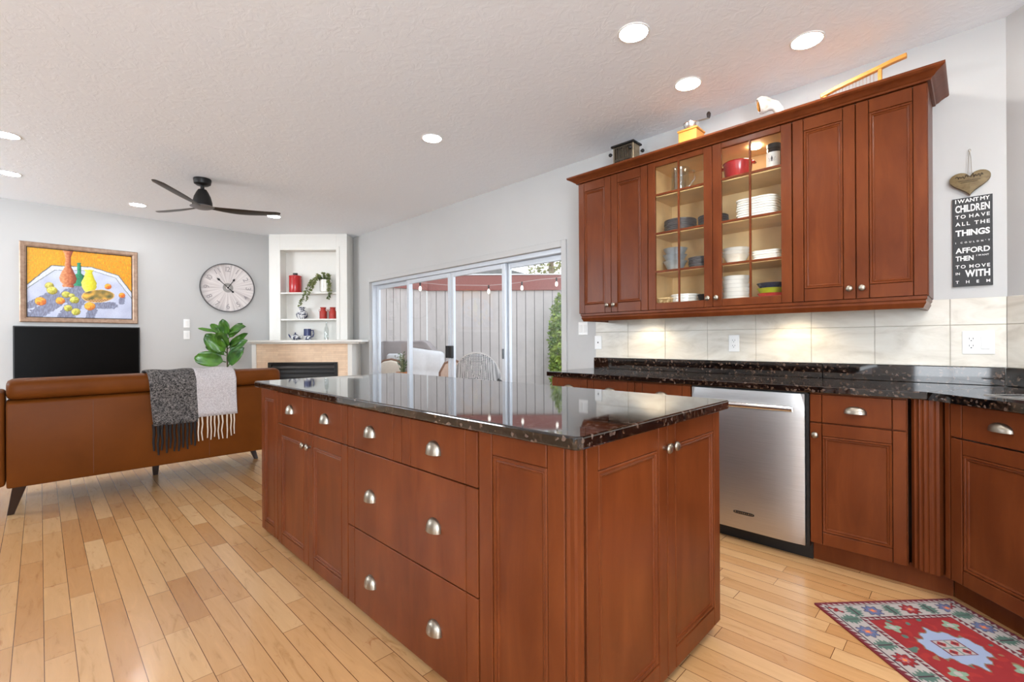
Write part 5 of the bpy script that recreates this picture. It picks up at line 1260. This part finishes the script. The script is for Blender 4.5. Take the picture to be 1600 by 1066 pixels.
# hedge, trees, neighbour
def leafcloud(name, label, cat, c, rad, n, size, mat, trunk=None, flat=0.0, group=None):
    t = thing(name, label, cat, (c[0], c[1], PZ), group=group); b = MB(); c = (0, 0, c[2] - PZ)
    for k in range(n):
        while True:
            p = Vector((random.uniform(-1, 1), random.uniform(-1, 1), random.uniform(-1, 1)))
            if 0.35 < p.length < 1: break
        p = Vector((c[0] + p.x * rad[0], c[1] + p.y * rad[1], c[2] + p.z * rad[2]))
        leafquad(b, p, (random.uniform(-1, 1), random.uniform(-1, 1), random.uniform(-0.8, 0.8)), size * random.uniform(0.6, 1.3), 0.65)
    b.build('foliage', mat, t, fix=False, smooth=False)
    if trunk:
        bb = MB(); bb.tube([(0, 0, 0), (0.05, 0, c[2] * 0.5), (0, 0.03, c[2] + rad[2] * 0.6)], [trunk, trunk * 0.8, trunk * 0.4], 8)
        for k in range(7):
            a = k * 0.9; bb.tube([(0, 0.02, c[2] - rad[2] * 0.5 + 0.2 * k * rad[2] / 2), (rad[0] * 0.6 * math.cos(a), rad[1] * 0.6 * math.sin(a), c[2] - rad[2] * 0.2 + 0.25 * k * rad[2] / 2)], [trunk * 0.4, trunk * 0.15], 6)
        bb.build('trunk', simple('tree_bark', (150, 132, 112), 0.9), t)
M['hedge'] = m_leaf('hedge_leaf', (70, 104, 40), (168, 186, 84)); M['treeleaf'] = m_leaf('tree_leaf', (104, 110, 66), (176, 172, 116))
hx, hy = fl(0.93, 9.25); leafcloud('hedge_shrub', 'tall narrow green shrub at the right end of the patio fence', 'shrub', (hx, hy, 0.98), (0.2, 0.2, 1.12), 3200, 0.07, M['hedge'], 0.03)
for k, (r, d, z, rd, lb) in enumerate(((1.3, 15.5, 4.5, (1.2, 1.1, 1.6), 'olive green tree beyond the fence, right edge of the patio door'), (3.6, 15.0, 4.6, (1.0, 1.0, 1.4), 'thin-leaved tree further right beyond the fence, behind the wall cabinets'))):
    tx, ty = fl(r, d); leafcloud('garden_tree', lb, 'tree', (tx, ty, z), rd, 1500, 0.14, M['treeleaf'], 0.14, group='trees beyond the fence')
nx_, ny_ = fl(-0.8, 17.5)
t = thing('neighbour_house', 'grey roofed house behind the patio fence', 'house', (nx_, ny_, PZ), -TH)
MB().box(-5.2, 1.2, 0.3, 4, 0, 3.5).build('house_wall', simple('pale_siding', (206, 204, 200), 0.8), t, smooth=False)
MB().prism([(-5.6, 3.4), (1.6, 3.4), (1.6, 3.65), (0.0, 4.08), (-5.6, 3.75)], 0.0, 4.2, 'y').build('house_roof', simple('grey_shingle', (124, 122, 118), 0.9, var=0.15, scale=6), t, smooth=False)
# patio furniture
def mslats(): return simple('brown_wicker_rim', (126, 86, 62), 0.6)
cover = simple('taupe_cover_fabric', (150, 138, 134), 0.8, var=0.12, scale=5)
def deform(o, amp, sc):
    for v in o.data.vertices:
        n = noise.noise_vector(v.co * sc); v.co += n * amp
def softbox(x0, x1, y0, y1, z0, z1, n=14, r=0.06, top=None):
    """subdivided soft box"""
    b = MB(); P = []; 
    bm = bmesh.new(); bmesh.ops.create_cube(bm, size=1); bmesh.ops.subdivide_edges(bm, edges=bm.edges, cuts=n, use_grid_fill=True)
    cx, cy, cz = (x0 + x1) / 2, (y0 + y1) / 2, (z0 + z1) / 2; hx_, hy_, hz_ = (x1 - x0) / 2, (y1 - y0) / 2, (z1 - z0) / 2
    V = []
    for v in bm.verts:
        q = Vector((v.co.x * 2 * hx_, v.co.y * 2 * hy_, v.co.z * 2 * hz_)); k = Vector((max(-hx_ + r, min(hx_ - r, q.x)), max(-hy_ + r, min(hy_ - r, q.y)), max(-hz_ + r, min(hz_ - r, q.z))))
        d = q - k; q = k + (d.normalized() * r if d.length > 1e-6 else d); V.append((cx + q.x, cy + q.y, cz + q.z))
    bm.verts.index_update(); F = [[v.index for v in f.verts] for f in bm.faces]; bm.free()
    return b.add(V, F)
gx, gy = fl(-1.76, 8.3)
t = thing('covered_barbecue', 'barbecue under a taupe fabric cover against the patio fence', 'covered barbecue', (gx, gy, PZ), -TH)
o = softbox(-0.52, 0.52, -0.25, 0.25, 0.001, 1.225, 16, 0.05).build('fabric_cover', cover, t, fix=False)
for v in o.data.vertices:
    if v.co.z > 0.8 and v.co.x > 0.25: v.co.z -= (v.co.x - 0.25) * 1.05 * (v.co.z - 0.8) / 0.41
    q = noise.noise_vector(v.co * 5.0); v.co += q * 0.016
    v.co.z = max(v.co.z, 0.001)
def armchair(label, r, d, rz, kind):
    x, y = fl(r, d); return thing('patio_chair', label, 'armchair', (x, y, PZ), -TH + rz, 'patio chairs')
# tufted cushion chair
linen = simple('pale_grey_outdoor_fabric', (206, 202, 200), 0.85, var=0.03); cream = simple('cream_cushion', (222, 204, 184), 0.85, var=0.03); rim = mslats(); rust = simple('brown_cushion', (128, 92, 74), 0.85, var=0.12, scale=12)
t = armchair('patio chair with a pale grey tufted cushion, seen through the second door pane', -1.27, 7.0, 0, 0)
MB().box(-0.3, 0.24, -0.1, 0.5, 0.3, 0.42, 0.02).build('seat', linen, t, bevel=0.015)
o = softbox(-0.32, 0.23, 0.0, 0.13, 0.43, 1.09, 22, 0.06).build('tufted_back_cushion', linen, t, fix=False, ang=80)
for v in o.data.vertices:
    if v.co.y < 0.06:
        u = ((v.co.x + 0.32) / 0.275) % 1.0; w = ((v.co.z - 0.43) / 0.33) % 1.0
        v.co.y += 0.035 * (abs(2 * u - 1) ** 3 * 0.6 + abs(2 * w - 1) ** 3 * 0.6)
    v.co.y += (v.co.z - 0.43) * 0.25; v.co.z -= 0.14 * (v.co.x + 0.05) * max(0, (v.co.z - 0.8) / 0.29)
for sx in (-0.34, 0.25):
    MB().box(sx - 0.02, sx + 0.02, -0.1, 0.5, 0.0, 0.6, 0.01).build('arm_frame', rim, t, smooth=False)
o = softbox(0.27, 0.46, 0.06, 0.16, 0.42, 0.86, 12, 0.05).build('side_cushion', rust, t, fix=False)
# cream round-backed chair
t = armchair('patio chair with a rounded cream back, at the left door pane', -1.94, 7.3, 0, 1)
MB().box(-0.2, 0.24, -0.08, 0.4, 0.32, 0.42, 0.02).build('seat', cream, t, bevel=0.015)
rows = []
P = [(-0.2, 0.43), (-0.195, 0.7), (-0.16, 0.83), (-0.08, 0.9), (0.04, 0.92), (0.14, 0.895), (0.185, 0.83), (0.2, 0.7), (0.2, 0.43)]
MB().prism(P, 0.0, 0.1, 'y').build('round_back', cream, t, bevel=0.03, seg=4, ang=70)
MB().tube([(x * 1.08, 0.07, z * 1.015) for x, z in P], 0.018, 8).build('back_rim', rim, t)
o = softbox(-0.07, 0.2, 0.16, 0.26, 0.6, 1.02, 12, 0.05).build('scatter_cushion', linen, t, fix=False)
for sx in (-0.18, 0.2):
    for sy in (-0.05, 0.35): MB().tube([(sx, sy, 0), (sx, sy, 0.33)], 0.018, 8).build('leg', rim, t)
# wicker chair
def m_wicker():
    tt = NT('black_and_white_wicker'); v = tt.coord((1, 1, 1)); w = tt.n('TexChecker'); mp = tt.n('Mapping'); mp.inputs['Rotation'].default_value = (0, R_(45), 0); tt.l(v, mp.inputs[0]); tt.l(mp.outputs[0], w.inputs['Vector'])
    w.inputs['Scale'].default_value = 75; w.inputs['Color1'].default_value = c4(lin((212, 206, 200))); w.inputs['Color2'].default_value = c4(lin((62, 60, 66))); tt.l(w.outputs[0], tt.b.inputs['Base Color']); return tt.set(Roughness=0.6)
t = armchair('woven black and white wicker armchair in the third door pane', -0.45, 6.0, 0, 2)
rows = []
for j in range(15):
    z = 0.3 + 0.76 * j / 14; row = []
    for k in range(25):
        a = R_(-20 + 220 * k / 24); hz_ = 1.0 if 20 < k * 9.17 - 20 < 160 else 0.0
        top = 0.66 + 0.40 * max(0, math.sin(a)) ** 0.9
        zz = 0.3 + (top - 0.3) * j / 14; rr = 0.25 + 0.03 * j / 14
        row.append((rr * math.cos(a) * 1.05, 0.1 - rr * math.sin(a) * 0.8 + 0.0, zz))
    rows.append(row)
o = MB().loft(rows).build('woven_shell', m_wicker(), t, fix=False, ang=70); md = o.modifiers.new('th', 'SOLIDIFY'); md.thickness = 0.02
MB().tube([rows[-1][k] for k in range(25)], 0.02, 8).build('rolled_rim', simple('pale_wicker_rim', (186, 176, 168), 0.6), t)
MB().lathe([(0, 0.28), (0.24, 0.28), (0.25, 0.31), (0.23, 0.38), (0, 0.39)], (0, 0.1, 0), 28).build('seat_cushion', linen, t)
for a in (45, 135, 225, 315): MB().tube([(0.2 * math.cos(R_(a)), 0.1 + 0.17 * math.sin(R_(a)), 0.3), (0.24 * math.cos(R_(a)), 0.1 + 0.2 * math.sin(R_(a)), 0)], 0.014, 8).build('leg', M['black'], t)
MB().tube([(0.27, -0.0, 0.72), (0.31, -0.06, 0.7), (0.33, -0.12, 0.3), (0.33, -0.12, 0.0)], 0.018, 8).build('arm_post', M['black'], t)
# brown bentwood chair between
t = armchair('brown wicker chair partly hidden left of the black and white one', -0.79, 6.42, 0, 3)
P = [(-0.2, 0.3), (-0.2, 0.78), (-0.13, 0.91), (0.0, 0.95), (0.09, 0.9), (0.125, 0.78), (0.13, 0.3)]
MB().prism(P, 0.0, 0.05, 'y').build('back', simple('tan_wicker', (196, 166, 146), 0.7), t, bevel=0.015, seg=2)
MB().tube([(x, 0.02, z) for x, z in P], 0.022, 8).build('back_rim', rim, t)
MB().box(-0.2, 0.13, 0.05, 0.4, 0.3, 0.4, 0.02).build('seat', rust, t)
for sx in (-0.18, 0.11):
    for sy in (0.03, 0.38): MB().tube([(sx, sy, 0), (sx, sy, 0.3)], 0.016, 8).build('leg', rim, t)
# plant pot outside
px, py = fl(-1.565, 6.68)
t = thing('potted_plant', 'dark leafy plant in a terracotta pot beside the cream chair outside', 'plant', (px, py, PZ))
MB().lathe([(0, 0), (0.06, 0), (0.08, 0.6), (0.09, 0.78), (0.08, 0.78), (0.07, 0.72), (0, 0.72)], seg=24).build('pot', simple('terracotta', (176, 112, 66), 0.8), t)
b = MB(); st = MB()
for k in range(26):
    a = random.uniform(0, 6.28); r = random.uniform(0.02, 0.11); z = random.uniform(0.88, 1.05)
    st.tube([(0, 0, 0.72), (r * math.cos(a) * 0.5, r * math.sin(a) * 0.5, 0.85), (r * math.cos(a), r * math.sin(a), z)], 0.003, 4)
    for q in range(6): leafquad(b, (r * math.cos(a) * q / 5, r * math.sin(a) * q / 5, 0.76 + (z - 0.76) * q / 5), (random.uniform(-1, 1), random.uniform(-1, 1), random.uniform(-0.2, 1)), 0.05, 0.4)
st.build('stems', M['stem'], t); b.build('leaves', m_leaf('dark_leaf', (44, 52, 40), (96, 120, 62)), t, fix=False, smooth=False)
# string lights
t = thing('string_lights', 'string of clear bulbs hung across the patio in front of the fence', 'string lights', (fl(0, 8.0)[0], fl(0, 8.0)[1], PZ), -TH)
def sp(px, py): return ((px - 800) / 731.4 * 8.0, 0, CAM_H + (534 - py) / 731.4 * 8.0 - PZ)
wire = [(600, 438), (657, 442), (700, 446), (764, 447), (800, 444), (816, 442), (845, 438), (870, 436), (900, 431)]
MB().tube([sp(*p) for p in wire], 0.004, 6).build('wire', simple('pale_cord', (196, 176, 168), 0.7), t)
for px, py in ((657, 442), (764, 447), (816, 442), (870, 436)):
    c = sp(px, py); s = MB().lathe([(0, -0.06), (0.013, -0.06), (0.013, 0.004), (0, 0.004)], c, 12).build('socket', M['black'], t)
    MB().lathe([(0, -0.145), (0.016, -0.138), (0.026, -0.11), (0.022, -0.085), (0.012, -0.06), (0, -0.06)], c, 16).build('bulb', glow('warm_bulb', (1.0, 0.9, 0.75), 1.2), s)
